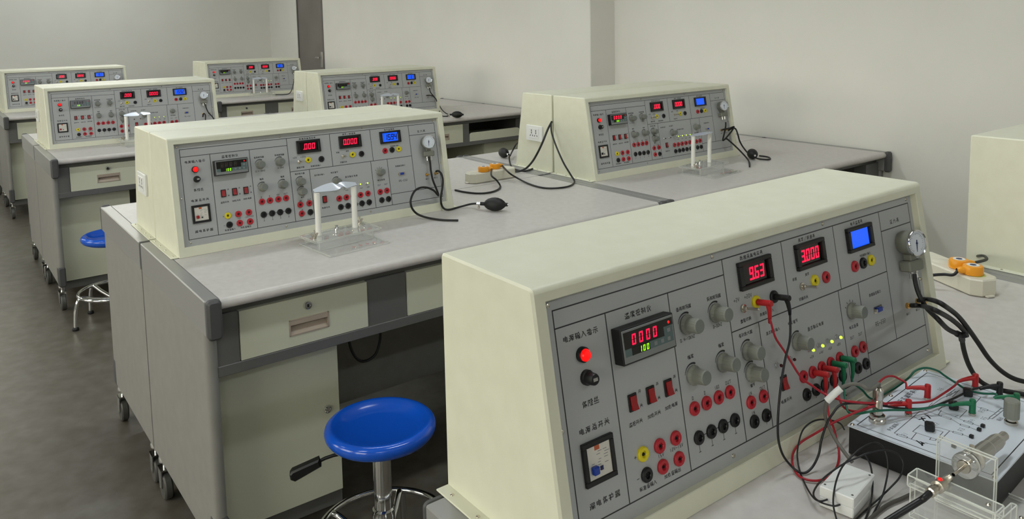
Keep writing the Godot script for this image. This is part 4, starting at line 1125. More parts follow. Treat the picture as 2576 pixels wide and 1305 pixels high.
func wiring() -> void:
	var o := panel_basis().z
	var sock := func(s: float, t: float) -> Vector3: return Vector3(XA, TOP, ROW0) + on(s, t, 0.0045).origin
	var down := -panel_basis().y
	# red lead, meter to board
	lead("red test lead running from the digital voltmeter to the circuit board", sock.call(0.4165, 0.109), o, down + Vector3(0.10, 0, 0), [ppx(1938, 806, 0.026), ppx(1951, 849, 0.024), ppx(1976, 887, 0.022), ppx(2014, 947, 0.024), ppx(2042, 969, 0.03), ppx(2075, 991, 0.04),
		pix(2117, 1006, 0.085), pix(2160, 1012, 0.083), pix(2199, 1014, 0.076), pix(2222, 1013, 0.068)], zb(1000, 885) + Vector3(0, 0.003, 0), pix(2251, 1012, 0.06) - pix(2285, 1012, 0.06), M.red_plug, M.red_wire)
	# black lead, meter to board, with a loop on the desk
	lead("black test lead looping down the panel and over the circuit board", sock.call(0.4605, 0.111), o, down + Vector3(0.35, 0, 0), [ppx(1988, 806, 0.026), ppx(1987, 855, 0.028), ppx(1976, 900, 0.032), ppx(1967, 952, 0.034), ppx(1961, 1000, 0.035), ppx(1957, 1055, 0.034),
		pix(1958, 1104, 0.050), pix(1968, 1141, 0.030), pix(1987, 1168, 0.012), pix(2010, 1187, 0.004), pix(2028, 1188, 0.003), pix(2046, 1171, 0.008), pix(2060, 1141, 0.022), pix(2066, 1108, 0.040), pix(2079, 1067, 0.060), pix(2095, 1040, 0.072), pix(2116, 1018, 0.080), pix(2160, 1014, 0.078), pix(2218, 1020, 0.066), pix(2270, 1027, 0.058), pix(2331, 1026, 0.052), pix(2388, 1007, 0.050), pix(2445, 980, 0.052), pix(2478, 972, 0.058)],
		zb(2240, 638) + Vector3(0, 0.003, 0), pix(2470, 972, 0.06) - pix(2510, 972, 0.06), M.black_plastic, M.black_wire)
	# two red supply leads
	lead("red supply lead looping low across the desk to the board's far red plug", sock.call(0.530, 0.244), o, down + Vector3(0.05, 0, 0), [ppx(2076, 985, 0.022), pix(2085, 1042, 0.052), pix(2098, 1080, 0.030), pix(2106, 1112, 0.014), pix(2111, 1141, 0.006), pix(2106, 1172, 0.003), pix(2088, 1198, 0.003), pix(2060, 1208, 0.003), pix(2030, 1206, 0.003), pix(2007, 1194, 0.003), pix(1994, 1168, 0.004), pix(1995, 1140, 0.008), pix(2014, 1113, 0.016), pix(2056, 1087, 0.030), pix(2100, 1061, 0.046), pix(2150, 1038, 0.062), pix(2196, 1022, 0.070), pix(2250, 1012, 0.068),
		pix(2292, 1013, 0.060), pix(2340, 1008, 0.056), pix(2374, 989, 0.056), pix(2400, 971, 0.060)], zb(1910, 522) + Vector3(0, 0.003, 0), pix(2430, 957, 0.066) - pix(2460, 955, 0.066), M.red_plug, M.red_wire)
	lead("red supply lead arching behind the chrome connector to the middle red plug", sock.call(0.555, 0.2435), o, down + Vector3(0.05, 0, 0), [ppx(2107, 972, 0.020), pix(2112, 1005, 0.065), pix(2128, 1028, 0.050), pix(2160, 1034, 0.045), pix(2188, 1020, 0.050), pix(2203, 993, 0.062), pix(2209, 966, 0.070), pix(2226, 949, 0.072), pix(2246, 946, 0.068), pix(2262, 953, 0.062), pix(2278, 962, 0.060)],
		zb(1260, 672) + Vector3(0, 0.003, 0), pix(2300, 969, 0.062) - pix(2334, 974, 0.062), M.red_plug, M.red_wire)
	# two green supply leads
	lead("green supply lead crossing the board to its front green plug", sock.call(0.5805, 0.2435), o, down + Vector3(0.05, 0, 0), [ppx(2121, 968, 0.020), pix(2126, 1000, 0.060), pix(2134, 1036, 0.050), pix(2160, 1040, 0.056), pix(2196, 1034, 0.066), pix(2240, 1031, 0.062), pix(2290, 1031, 0.056), pix(2335, 1026, 0.056), pix(2368, 1018, 0.058)],
		zb(1870, 882) + Vector3(0, 0.003, 0), pix(2410, 1008, 0.062) - pix(2448, 1010, 0.062), M.green_plug, M.green_wire)
	lead("green supply lead running round the board's back corner to the outer green plug", sock.call(0.607, 0.2425), o, down + Vector3(0.05, 0, 0), [ppx(2146, 962, 0.020), pix(2168, 980, 0.050), pix(2195, 1003, 0.030), pix(2235, 985, 0.020), pix(2270, 962, 0.030), pix(2288, 948, 0.046), pix(2303, 932, 0.056), pix(2329, 925, 0.058), pix(2358, 932, 0.056), pix(2377, 945, 0.054), pix(2405, 963, 0.052), pix(2433, 980, 0.052), pix(2470, 989, 0.056), pix(2506, 991, 0.062)],
		zb(2470, 798) + Vector3(0, 0.003, 0), pix(2525, 992, 0.064) - pix(2560, 996, 0.064), M.green_plug, M.green_wire)
	# grey coaxial cable with its white sleeve, from the white box to the board
	var t := thing("coaxial_cable", "grey coaxial cable with white sleeve and chrome connector on the board", "cable")
	var base := zb(578, 970)
	part(t, "connector", lathe_mesh([Vector2(0.0070, 0.0115), Vector2(0.0070, 0.032), Vector2(0.0064, 0.034), Vector2(0.0074, 0.036), Vector2(0.0074, 0.050), Vector2(0.0050, 0.053), Vector2(0, 0.053)], 20, Transform3D(Basis(), base) * upright()), M.nickel)
	var tip := base + Vector3(0, 0.052, 0)
	part(t, "cable", tube_mesh([tip, tip + Vector3(0, 0.006, 0), pix(2188, 979, 0.1155), pix(2166, 968, 0.121), pix(2144, 965.5, 0.122), pix(2122, 972, 0.118), pix(2098, 991, 0.106), pix(2080, 1010, 0.094), pix(2076, 1045, 0.068), pix(2086, 1073, 0.050), pix(2105, 1110, 0.034), pix(2130, 1145, 0.026), pix(2144, 1162, 0.022)], 0.0026, 10, 8), M.grey_wire)
	part(t, "sleeve", tube_mesh([pix(2115.5, 976, 0.1150), pix(2098, 991, 0.106), pix(2080.5, 1008, 0.095)], 0.0050, 14, 4), M.white_plastic)
	# thin black fibres about the white box
	var g := "thin black fibres about the white box"
	cord("sensor_cable", "thin black cable curling from the white box up past the board's corner", "cable", [pix(2081, 1256, 0.014), pix(2066, 1260, 0.014), pix(2049, 1254, 0.012), pix(2031, 1229, 0.006), pix(2014, 1190, 0.002), pix(2006, 1152, 0.010), pix(2008, 1120, 0.024), pix(2020, 1081, 0.040), pix(2046, 1059, 0.048), pix(2079, 1055, 0.044), pix(2112, 1064, 0.030), pix(2124, 1080, 0.012)], 0.0012, M.black_wire, g)
	cord("sensor_cable", "thin black cable from the white box's end, arching in front of the board", "cable", [pix(2113, 1269, 0.014), pix(2096, 1272, 0.014), pix(2063, 1262, 0.012), pix(2047, 1246, 0.010), pix(2052, 1226, 0.018), pix(2076, 1199, 0.034), pix(2119, 1168, 0.046), pix(2156, 1151, 0.052), pix(2187, 1138, 0.056), pix(2227, 1132, 0.056), pix(2256, 1141, 0.050), pix(2272, 1164, 0.040), pix(2265, 1197, 0.026), pix(2240, 1226, 0.014), pix(2206, 1258, 0.004), pix(2173, 1287, 0.002), pix(2140, 1318, 0.002)], 0.0012, M.black_wire, g)
	cord("sensor_cable", "thin black cable making a tall loop over the white box", "cable", [pix(2112, 1325, 0.002), pix(2104, 1304, 0.006), pix(2096, 1264, 0.018), pix(2102, 1216, 0.036), pix(2117, 1177, 0.050), pix(2140, 1150, 0.060), pix(2169, 1125, 0.066), pix(2202, 1113, 0.066), pix(2222, 1126, 0.058), pix(2232, 1154, 0.046), pix(2233, 1189, 0.030), pix(2223, 1237, 0.012), pix(2213, 1260, 0.004), pix(2190, 1305, 0.002)], 0.0012, M.black_wire, g)
	cord("sensor_cable", "thin black cable dropping straight beside the white box", "cable", [pix(2176, 1143, 0.044), pix(2189, 1168, 0.036), pix(2195, 1206, 0.022), pix(2193, 1247, 0.008), pix(2183, 1289, 0.002), pix(2172, 1315, 0.002)], 0.0012, M.black_wire, g)
	cord("fibre_bundle", "grey paired fibre lying on the desk beside the white box", "cable", [pix(2330, 1222, 0.006), pix(2312, 1233, 0.004), pix(2270, 1253, 0.003), pix(2227, 1273, 0.003), pix(2180, 1312, 0.003)], 0.0024, M.fibre_sheath)

func white_box() -> void:
	var b := thing("sensor_box", "small white plastic box lying by the black box", "box", Vector3.ZERO, 0.0)
	var c := [pix(2119, 1162, 0.028), pix(2054.5, 1221, 0.028), pix(2146, 1254.5, 0.028), pix(2198, 1193, 0.028)]
	var mid: Vector3 = (c[0] + c[2]) / 2.0
	var u: Vector3 = ((c[3] - c[0]) + (c[2] - c[1])) / 2.0
	var v: Vector3 = ((c[1] - c[0]) + (c[2] - c[3])) / 2.0
	b.position = Vector3(mid.x, TOP, mid.z)
	var f := Basis(u.normalized(), Vector3.UP, u.normalized().cross(Vector3.UP))
	var w := u.length() / 2.0
	var d := absf(v.dot(f.z)) / 2.0
	part(b, "lower_shell", box_mesh(Vector3(-w, 0.0003, -d), Vector3(w, 0.0135, d), 0.0012), M.white_plastic, Transform3D(f, Vector3.ZERO))
	part(b, "upper_shell", box_mesh(Vector3(-w, 0.0137, -d), Vector3(w, 0.028, d), 0.0012), M.white_plastic, Transform3D(f, Vector3.ZERO))
	for e in [[-0.8, -0.8], [0.8, -0.8], [0.8, 0.8], [-0.8, 0.8]]:
		part(b, "case_screw", lathe_mesh([Vector2(0.0016, 0.0279), Vector2(0.0016, 0.0283), Vector2(0, 0.0283)], 8, upright()), M.wheel_grey, Transform3D(Basis(), f * Vector3(e[0] * w, 0, e[1] * d)))

func micrometer_stage() -> void:
	var s := thing("micrometer_stage", "clear acrylic stage holding a satin micrometer and a fibre probe", "stage", Vector3(0.496, TOP, 2.148))
	plate(s, "base_plate", Vector3(-0.055, 0.0004, -0.050), Vector3(0.125, 0.0050, 0.066), 1, "acrylic_glint_pale")
	plate(s, "probe_upright", Vector3(-0.026, 0.0050, -0.040), Vector3(-0.014, 0.050, 0.060), 0, "acrylic_glint_pale")
	plate(s, "probe_clamp", Vector3(-0.034, 0.0500, -0.040), Vector3(-0.010, 0.064, 0.062), 1, "acrylic_glint_pale")
	plate(s, "head_upright", Vector3(0.034, 0.0050, -0.036), Vector3(0.041, 0.092, 0.034), 0, "acrylic_glint_pale")
	plate(s, "side_rib", Vector3(-0.014, 0.0050, 0.054), Vector3(0.034, 0.046, 0.060), 2, "acrylic_glint_pale")
	var ax := Transform3D(Basis(Vector3(0, 0, -1), Vector3(0, 1, 0), Vector3(1, 0, 0)), Vector3(0, 0.070, 0))
	var h := part(s, "micrometer_head", lathe_mesh([Vector2(0.0022, 0.000), Vector2(0.0022, 0.026), Vector2(0.0079, 0.0262), Vector2(0.0085, 0.028), Vector2(0.0085, 0.046), Vector2(0.0101, 0.047), Vector2(0.0101, 0.068)], 28, ax), M.nickel)
	part(h, "clamp_ring", lathe_mesh([Vector2(0.0085, 0.0290), Vector2(0.0155, 0.0292), Vector2(0.0162, 0.0305), Vector2(0.0162, 0.0380), Vector2(0.0155, 0.0395), Vector2(0.0086, 0.0400)], 32, ax), M.chrome)
	part(h, "lock_ring", lathe_mesh([Vector2(0.0086, 0.0440), Vector2(0.0140, 0.0442), Vector2(0.0144, 0.0455), Vector2(0.0144, 0.0560), Vector2(0.0133, 0.0580), Vector2(0.0094, 0.0600)], 32, ax), M.nickel)
	part(h, "thimble", lathe_mesh([Vector2(0.0090, 0.066), Vector2(0.0107, 0.0665), Vector2(0.0108, 0.0680), Vector2(0.0108, 0.096), Vector2(0.0099, 0.1000), Vector2(0.0099, 0.124), Vector2(0.0086, 0.132), Vector2(0.0061, 0.134)], 32, ax, 0.012), M.steel_satin)
	part(h, "ratchet_knob", lathe_mesh([Vector2(0.0061, 0.132), Vector2(0.0061, 0.150), Vector2(0.0050, 0.152), Vector2(0, 0.152)], 20, ax, 0.03), M.steel_satin)
	part(h, "lock_screw", lathe_mesh([Vector2(0.002, 0.010), Vector2(0.002, 0.0165), Vector2(0.0032, 0.017), Vector2(0.0032, 0.021), Vector2(0, 0.021)], 12, Transform3D(Basis(), Vector3(0.050, 0.070, 0)) * upright()), M.nickel)
	var p := part(s, "fibre_probe", lathe_mesh([Vector2(0.0035, -0.062), Vector2(0.0060, -0.061), Vector2(0.0060, -0.052), Vector2(0.0042, -0.050), Vector2(0.0042, -0.044), Vector2(0.0078, -0.043), Vector2(0.0078, -0.030), Vector2(0.0050, -0.028), Vector2(0.0050, -0.012), Vector2(0.0035, -0.010), Vector2(0, -0.010)], 20, ax), M.nickel)
	part(p, "probe_light", lathe_mesh([Vector2(0.0030, 0.0076), Vector2(0.0026, 0.0086), Vector2(0, 0.0090)], 10, Transform3D(Basis(), Vector3(-0.036, 0.070, 0)) * upright()), M.red_lamp)
	for x in [[-0.022, 0.050, 0.052], [0.010, 0.050, 0.056], [0.080, -0.036, 0.0], [0.080, 0.050, 0.0]]:
		part(s, "stage_screw", screw_mesh(), M.nickel, Transform3D(Basis(Vector3.RIGHT, -PI / 2), Vector3(x[0], 0.064 if x[0] < -0.02 else 0.005, x[1])))
	var q := Vector3(0.496 - 0.060, TOP + 0.070, 2.148)
	part(s, "probe_fibre", tube_mesh([Vector3(-0.060, 0.070, 0), Vector3(-0.075, 0.069, 0.000), pix(2310, 1262, 0.064) - s.position, pix(2240, 1305, 0.052) - s.position, pix(2170, 1350, 0.036) - s.position, pix(2120, 1385, 0.012) - s.position], 0.0040, 10, 8), M.black_wire)

func ivory_strip(called: String, label: String, at: Vector3, turn: float, length: float) -> Node3D:
	var p := thing(called, label, "power strip", at, turn, "ivory power strips")
	var st := st_new()
	var w := 0.070
	prism(st, PackedVector2Array([Vector2(0, -w / 2 + 0.018), Vector2(0.018, -w / 2), Vector2(length - 0.018, -w / 2), Vector2(length, -w / 2 + 0.018), Vector2(length, w / 2 - 0.018), Vector2(length - 0.018, w / 2), Vector2(0.018, w / 2), Vector2(0, w / 2 - 0.018)]), 0.0395, Transform3D(Basis(Vector3(1, 0, 0), Vector3(0, 0, 1), Vector3(0, 1, 0)), Vector3(0, 0.0005, 0)), 0.003)
	part(p, "case", done(st), M.ivory_plastic)
	for x in [0.040, 0.094, 0.148]:
		if x + 0.03 < length:
			part(p, "outlet", lathe_mesh([Vector2(0.0215, 0.0398), Vector2(0.0205, 0.0405), Vector2(0, 0.0405)], 24, Transform3D(Basis(), Vector3(x, 0, 0)) * upright()), M.sticker_green if called == "power_strip" and x < 0.05 else M.ivory_plastic)
	part(p, "end_tab", box_mesh(Vector3(-0.008, 0.0005, -0.010), Vector3(0.002, 0.005, 0.010), 0.001), M.ivory_plastic)
	return p

# ---------------------------------------------------------------- room
func slab(lo: Vector3, hi: Vector3) -> ArrayMesh:
	return box_mesh(lo, hi)

func room() -> void:
	struct("floor", slab(Vector3(-4.4, -0.12, -7.8), Vector3(3.5, 0.0, 6.3)), M.floor_terrazzo, "dark grey polished floor")
	struct("ceiling", slab(Vector3(-4.4, 3.10, -7.8), Vector3(3.5, 3.25, 6.3)), M.ceiling_paint, "white ceiling")
	# left wall, broken by tall windows along the aisle
	var wl := st_new()
	var zs := [-7.8, -3.7, -1.7, -0.9, 1.1, 1.9, 3.9, 6.3]
	box(wl, Vector3(-4.4, 0, -7.8), Vector3(-4.2, 0.95, 6.3))
	box(wl, Vector3(-4.4, 2.70, -7.8), Vector3(-4.2, 3.1, 6.3))
	for i in range(0, 8, 2):
		box(wl, Vector3(-4.4, 0.95, zs[i]), Vector3(-4.2, 2.70, zs[i + 1]))
	struct("wall_left", done(wl), M.wall_paint, "off-white wall with tall windows along the aisle")
	for i in 3:
		var za: float = zs[1 + i * 2]
		var zc: float = zs[2 + i * 2]
		var fr := st_new()
		for e in [[za, 0.95, zc, 1.00], [za, 2.65, zc, 2.70], [za, 1.0, za + 0.05, 2.65], [zc - 0.05, 1.0, zc, 2.65], [(za + zc) / 2 - 0.03, 1.0, (za + zc) / 2 + 0.03, 2.65]]:
			box(fr, Vector3(-4.33, e[1], e[0]), Vector3(-4.27, e[3], e[2]))
		var wn := struct("window_%d" % (i + 4), done(fr), M.frame_white, "tall window in the aisle wall")
		for k in 2:
			var a := za + 0.05 if k == 0 else (za + zc) / 2 + 0.03
			var b := (za + zc) / 2 - 0.03 if k == 0 else zc - 0.05
			part(wn, "pane", box_mesh(Vector3(-4.302, 1.0, a), Vector3(-4.298, 2.65, b)), M.window_glass)
	struct("wall_front", slab(Vector3(-4.2, 0, 6.1), Vector3(WALL, 3.1, 6.3)), M.wall_paint, "off-white wall behind the rows")
	# right wall with its door opening, and the pier that stands out of it
	var st := st_new()
	box(st, Vector3(WALL, 0, -5.800), Vector3(3.5, 3.1, 6.3))
	box(st, Vector3(WALL, 0, -7.8), Vector3(3.5, 3.1, -6.560))
	box(st, Vector3(WALL, 2.10, -6.560), Vector3(3.5, 3.1, -5.800))
	struct("wall_right", done(st), M.wall_paint, "off-white wall the desks end against")
	struct("trim_1", box_mesh(Vector3(2.955, 0, -1.80), Vector3(WALL + 0.02, 3.1, -1.180), 0.004), M.wall_paint, "square wall pier between the desk rows")
	var d := struct("door_1", box_mesh(Vector3(WALL + 0.012, 0.005, -6.545), Vector3(WALL + 0.052, 2.065, -5.835), 0.002), M.door_brown, "grey-brown door at the far end of the right wall")
	var df := st_new()
	box(df, Vector3(WALL - 0.008, 0, -5.840), Vector3(WALL + 0.12, 2.10, -5.800), 0.002)
	box(df, Vector3(WALL + 0.002, 0, -6.560), Vector3(WALL + 0.12, 2.10, -6.545), 0.002)
	box(df, Vector3(WALL - 0.008, 2.062, -6.560), Vector3(WALL + 0.12, 2.102, -5.800), 0.002)
	part(d, "door_frame", done(df), M.door_frame)
	var hn := part(d, "door_handle", box_mesh(Vector3(WALL + 0.004, 0.98, -5.925), Vector3(WALL + 0.013, 1.16, -5.875), 0.003), M.steel_satin)
	part(hn, "lever", box_mesh(Vector3(WALL - 0.035, 1.085, -5.990), Vector3(WALL - 0.018, 1.105, -5.895), 0.004), M.steel_satin)
	# far wall with a row of high windows
	st = st_new()
	var zb0 := -7.45
	var y0 := 2.08
	var y1 := 2.80
	box(st, Vector3(-4.2, 0, zb0 - 0.25), Vector3(WALL, y0, zb0))
	box(st, Vector3(-4.2, y1, zb0 - 0.25), Vector3(WALL, 3.1, zb0))
	var edges := [-4.2, -3.0, -1.6, -1.3, 0.1, 0.4, 1.8, WALL]
	for i in range(0, 8, 2):
		box(st, Vector3(edges[i], y0, zb0 - 0.25), Vector3(edges[i + 1], y1, zb0))
	struct("wall_back", done(st), M.wall_paint, "off-white far wall with high windows")
	for i in 3:
		var xa: float = edges[1 + i * 2]
		var xb: float = edges[2 + i * 2]
		var f := st_new()
		for e in [[xa, y0, xb, y0 + 0.05], [xa, y1 - 0.05, xb, y1], [xa, y0 + 0.05, xa + 0.05, y1 - 0.05], [xb - 0.05, y0 + 0.05, xb, y1 - 0.05], [(xa + xb) / 2 - 0.025, y0 + 0.05, (xa + xb) / 2 + 0.025, y1 - 0.05]]:
			box(f, Vector3(e[0], e[1], zb0 - 0.16), Vector3(e[2], e[3], zb0 - 0.10))
		var w := struct("window_%d" % (i + 1), done(f), M.frame_white, "high window in the far wall")
		for k in 2:
			var a := xa + 0.05 if k == 0 else (xa + xb) / 2 + 0.025
			var b := (xa + xb) / 2 - 0.025 if k == 0 else xb - 0.05
			part(w, "pane", box_mesh(Vector3(a, y0 + 0.05, zb0 - 0.132), Vector3(b, y1 - 0.05, zb0 - 0.128)), M.window_glass)

func ceiling_lamp(x: float, z: float) -> void:
	var l := thing("ceiling_lamp", "twin-tube fluorescent ceiling lamp running along the desk rows", "lamp", Vector3(x, 3.0, z), 0.0, "fluorescent ceiling lamps")
	part(l, "housing", cached("lamp_house", func(): return box_mesh(Vector3(-0.63, 0.035, -0.085), Vector3(0.63, 0.099, 0.085), 0.006)), M.lamp_housing)
	for dz in [-0.045, 0.045]:
		part(l, "lamp_tube", cached("lamp_t", func(): return lathe_mesh([Vector2(0, -0.60), Vector2(0.013, -0.60), Vector2(0.013, 0.60), Vector2(0, 0.60)], 14, Transform3D(Basis(Vector3.UP, PI / 2), Vector3(0, 0.018, 0)))), M.lamp_tube, Transform3D(Basis(), Vector3(0, 0, dz)))
	var a := AreaLight3D.new()
	a.name = "lamp_light"
	a.area_size = Vector2(1.2, 0.13)
	a.light_color = Color(0.955, 0.995, 1.0)
	a.light_energy = LAMP
	a.area_range = 16.0
	a.shadow_enabled = true
	a.position = Vector3(0, 0.001, 0)
	a.rotation.x = -PI / 2
	l.add_child(a)

func _ready() -> void:
	# camera: the photograph is a crop, so the lens axis lies above the middle of the frame
	look = Basis(Vector3.UP, deg_to_rad(YAW)) * Basis(Vector3.RIGHT, deg_to_rad(-PITCH)) * Basis(Vector3.BACK, deg_to_rad(ROLL))
	var cam := Camera3D.new()
	cam.name = "camera"
	cam.projection = Camera3D.PROJECTION_FRUSTUM
	cam.near = 0.05
	cam.far = 60.0
	cam.size = 0.05 * 1305.0 / FOCAL
	cam.frustum_offset = Vector2(0.0, -0.05 * (652.5 - MIDDLE.y) / FOCAL)
	cam.transform = Transform3D(look, EYE)
	add_child(cam)
	cam.current = true
	var sky := ProceduralSkyMaterial.new()
	sky.sky_top_color = Color(0.845, 0.835, 0.78)
	sky.sky_horizon_color = Color(0.86, 0.85, 0.79)
	sky.ground_bottom_color = Color(0.3, 0.3, 0.3)
	sky.ground_horizon_color = Color(0.6, 0.6, 0.65)
	sky.sky_energy_multiplier = 2.75
	var env := Environment.new()
	env.background_mode = Environment.BG_SKY
	env.sky = Sky.new()
	env.sky.sky_material = sky
	env.tonemap_mode = Environment.TONE_MAPPER_LINEAR
	env.tonemap_exposure = 1.0
	env.sdfgi_enabled = true
	env.ssao_enabled = true
	env.ssil_enabled = true
	var we := WorldEnvironment.new()
	we.name = "world"
	we.environment = env
	add_child(we)

	materials()
	var pp := mat("panel_print", Color.WHITE, 0.5)
	pp.albedo_texture = panel_print()
	var bp := mat("board_print", Color.WHITE, 0.3)
	bp.albedo_texture = board_print()
	for z in [4.7, 1.5, -0.8, -3.5, -6.4]:
		for x in [-1.9, 1.0]:
			ceiling_lamp(x, z)
	room()
	furniture()
	consoles()
	apparatus()
	circuit_board()
	white_box()
	micrometer_stage()
	wiring()

func furniture() -> void:
	var seam := 0.0
	var L2 := WALL - 0.012 - DESK
	desk(0, ROW0 + 0.010, 0, DESK, "lab desk carrying the console wired to the circuit board")
	desk(DESK, ROW0 + 0.010, 0, L2, "lab desk by the wall, meeting the desk with the circuit board end to end")
	for e in [[seam, "foil strip jig and looped hoses", "oval disc jig beside the right wall"], [ROW2 + seam, "middle row's aisle console", "middle row's wall-side console"], [ROW3 + seam, "far row's aisle console", "far row's door-side console"]]:
		desk(0, e[0], 0, DESK, "lab desk with cream drawers, carrying the " + e[1])
		desk(DESK, e[0], 0, L2, "lab desk with cream drawers, carrying the " + e[2])
		desk(DESK, e[0] - 0.001, PI, DESK, "lab desk backing onto the desk with the " + e[1])
		desk(DESK + L2, e[0] - 0.001, PI, L2, "lab desk backing onto the desk with the " + e[2])
	stool(Vector3(0.374, 0, 0.82), "blue round stool with chrome column and black height lever, beside the cream drawers", PI + 0.42)
	stool(Vector3(0.215, 0, -1.72), "blue round stool partly hidden by a desk's grey end panel", PI * 0.25)

func consoles() -> void:
	console(0, ROW0, "cream control console showing 9.63, wired with red, green and black leads", {"temp_on": true, "volts": "9.63", "freq": "3.000", "lcd": "", "breaker": "blue", "amp_black": true, "freq_red": true})
	console(0, 0, "cream control console with foil strip jig and looped black hoses before it", {"temp_on": false, "volts": ".000", "freq": "0.000", "lcd": "1594", "breaker": "red"})
	console(DESK, 0, "cream control console with a blank blue display, beside the right wall", {"temp_on": true, "volts": ".000", "freq": "0.000", "lcd": "", "breaker": "black"})
	console(0, ROW2, "cream control console in the middle desk row, on the aisle side", {"temp_on": false, "volts": ".000", "freq": "0.000", "lcd": "1592", "breaker": "red"})
	console(DESK, ROW2, "cream control console in the middle desk row, on the wall side", {"temp_on": false, "volts": ".000", "freq": "0.000", "lcd": "1101", "breaker": "black"})
	console(0, ROW3, "cream control console in the farthest row, nearer the aisle", {"temp_on": true, "volts": ".000", "freq": "0.000", "lcd": "151", "breaker": "black"})
	console(DESK, ROW3, "cream control console in the farthest row, nearer the door", {"temp_on": false, "volts": ".000", "freq": "0.000", "lcd": "161", "breaker": "black"})
	console(DESK, ROW0, "cream control console by the wall, seen only by its plain side", {"temp_on": false, "volts": ".000", "freq": "0.000", "lcd": "", "breaker": "black"})
	back_console(0, -0.007, "cream console turned away, behind the one with the foil strip jig")
	back_console(DESK, -0.011, "cream console turned away, black cords drooping beside its white outlet")
	back_console(0, ROW2 - 0.007, "cream console turned away, behind the middle row's aisle console")
	back_console(DESK, ROW2 - 0.011, "cream console turned away, behind the middle row's wall-side console")
	back_console(0, ROW3 - 0.003, "cream console turned away, behind the far row's aisle console")
	back_console(DESK, ROW3 - 0.003, "cream console turned away, behind the far row's door-side console")

func zh(x: float, y: float) -> Vector2:
	return Vector2(1010.0 + x / 6.869, 380.0 + y / 6.869)

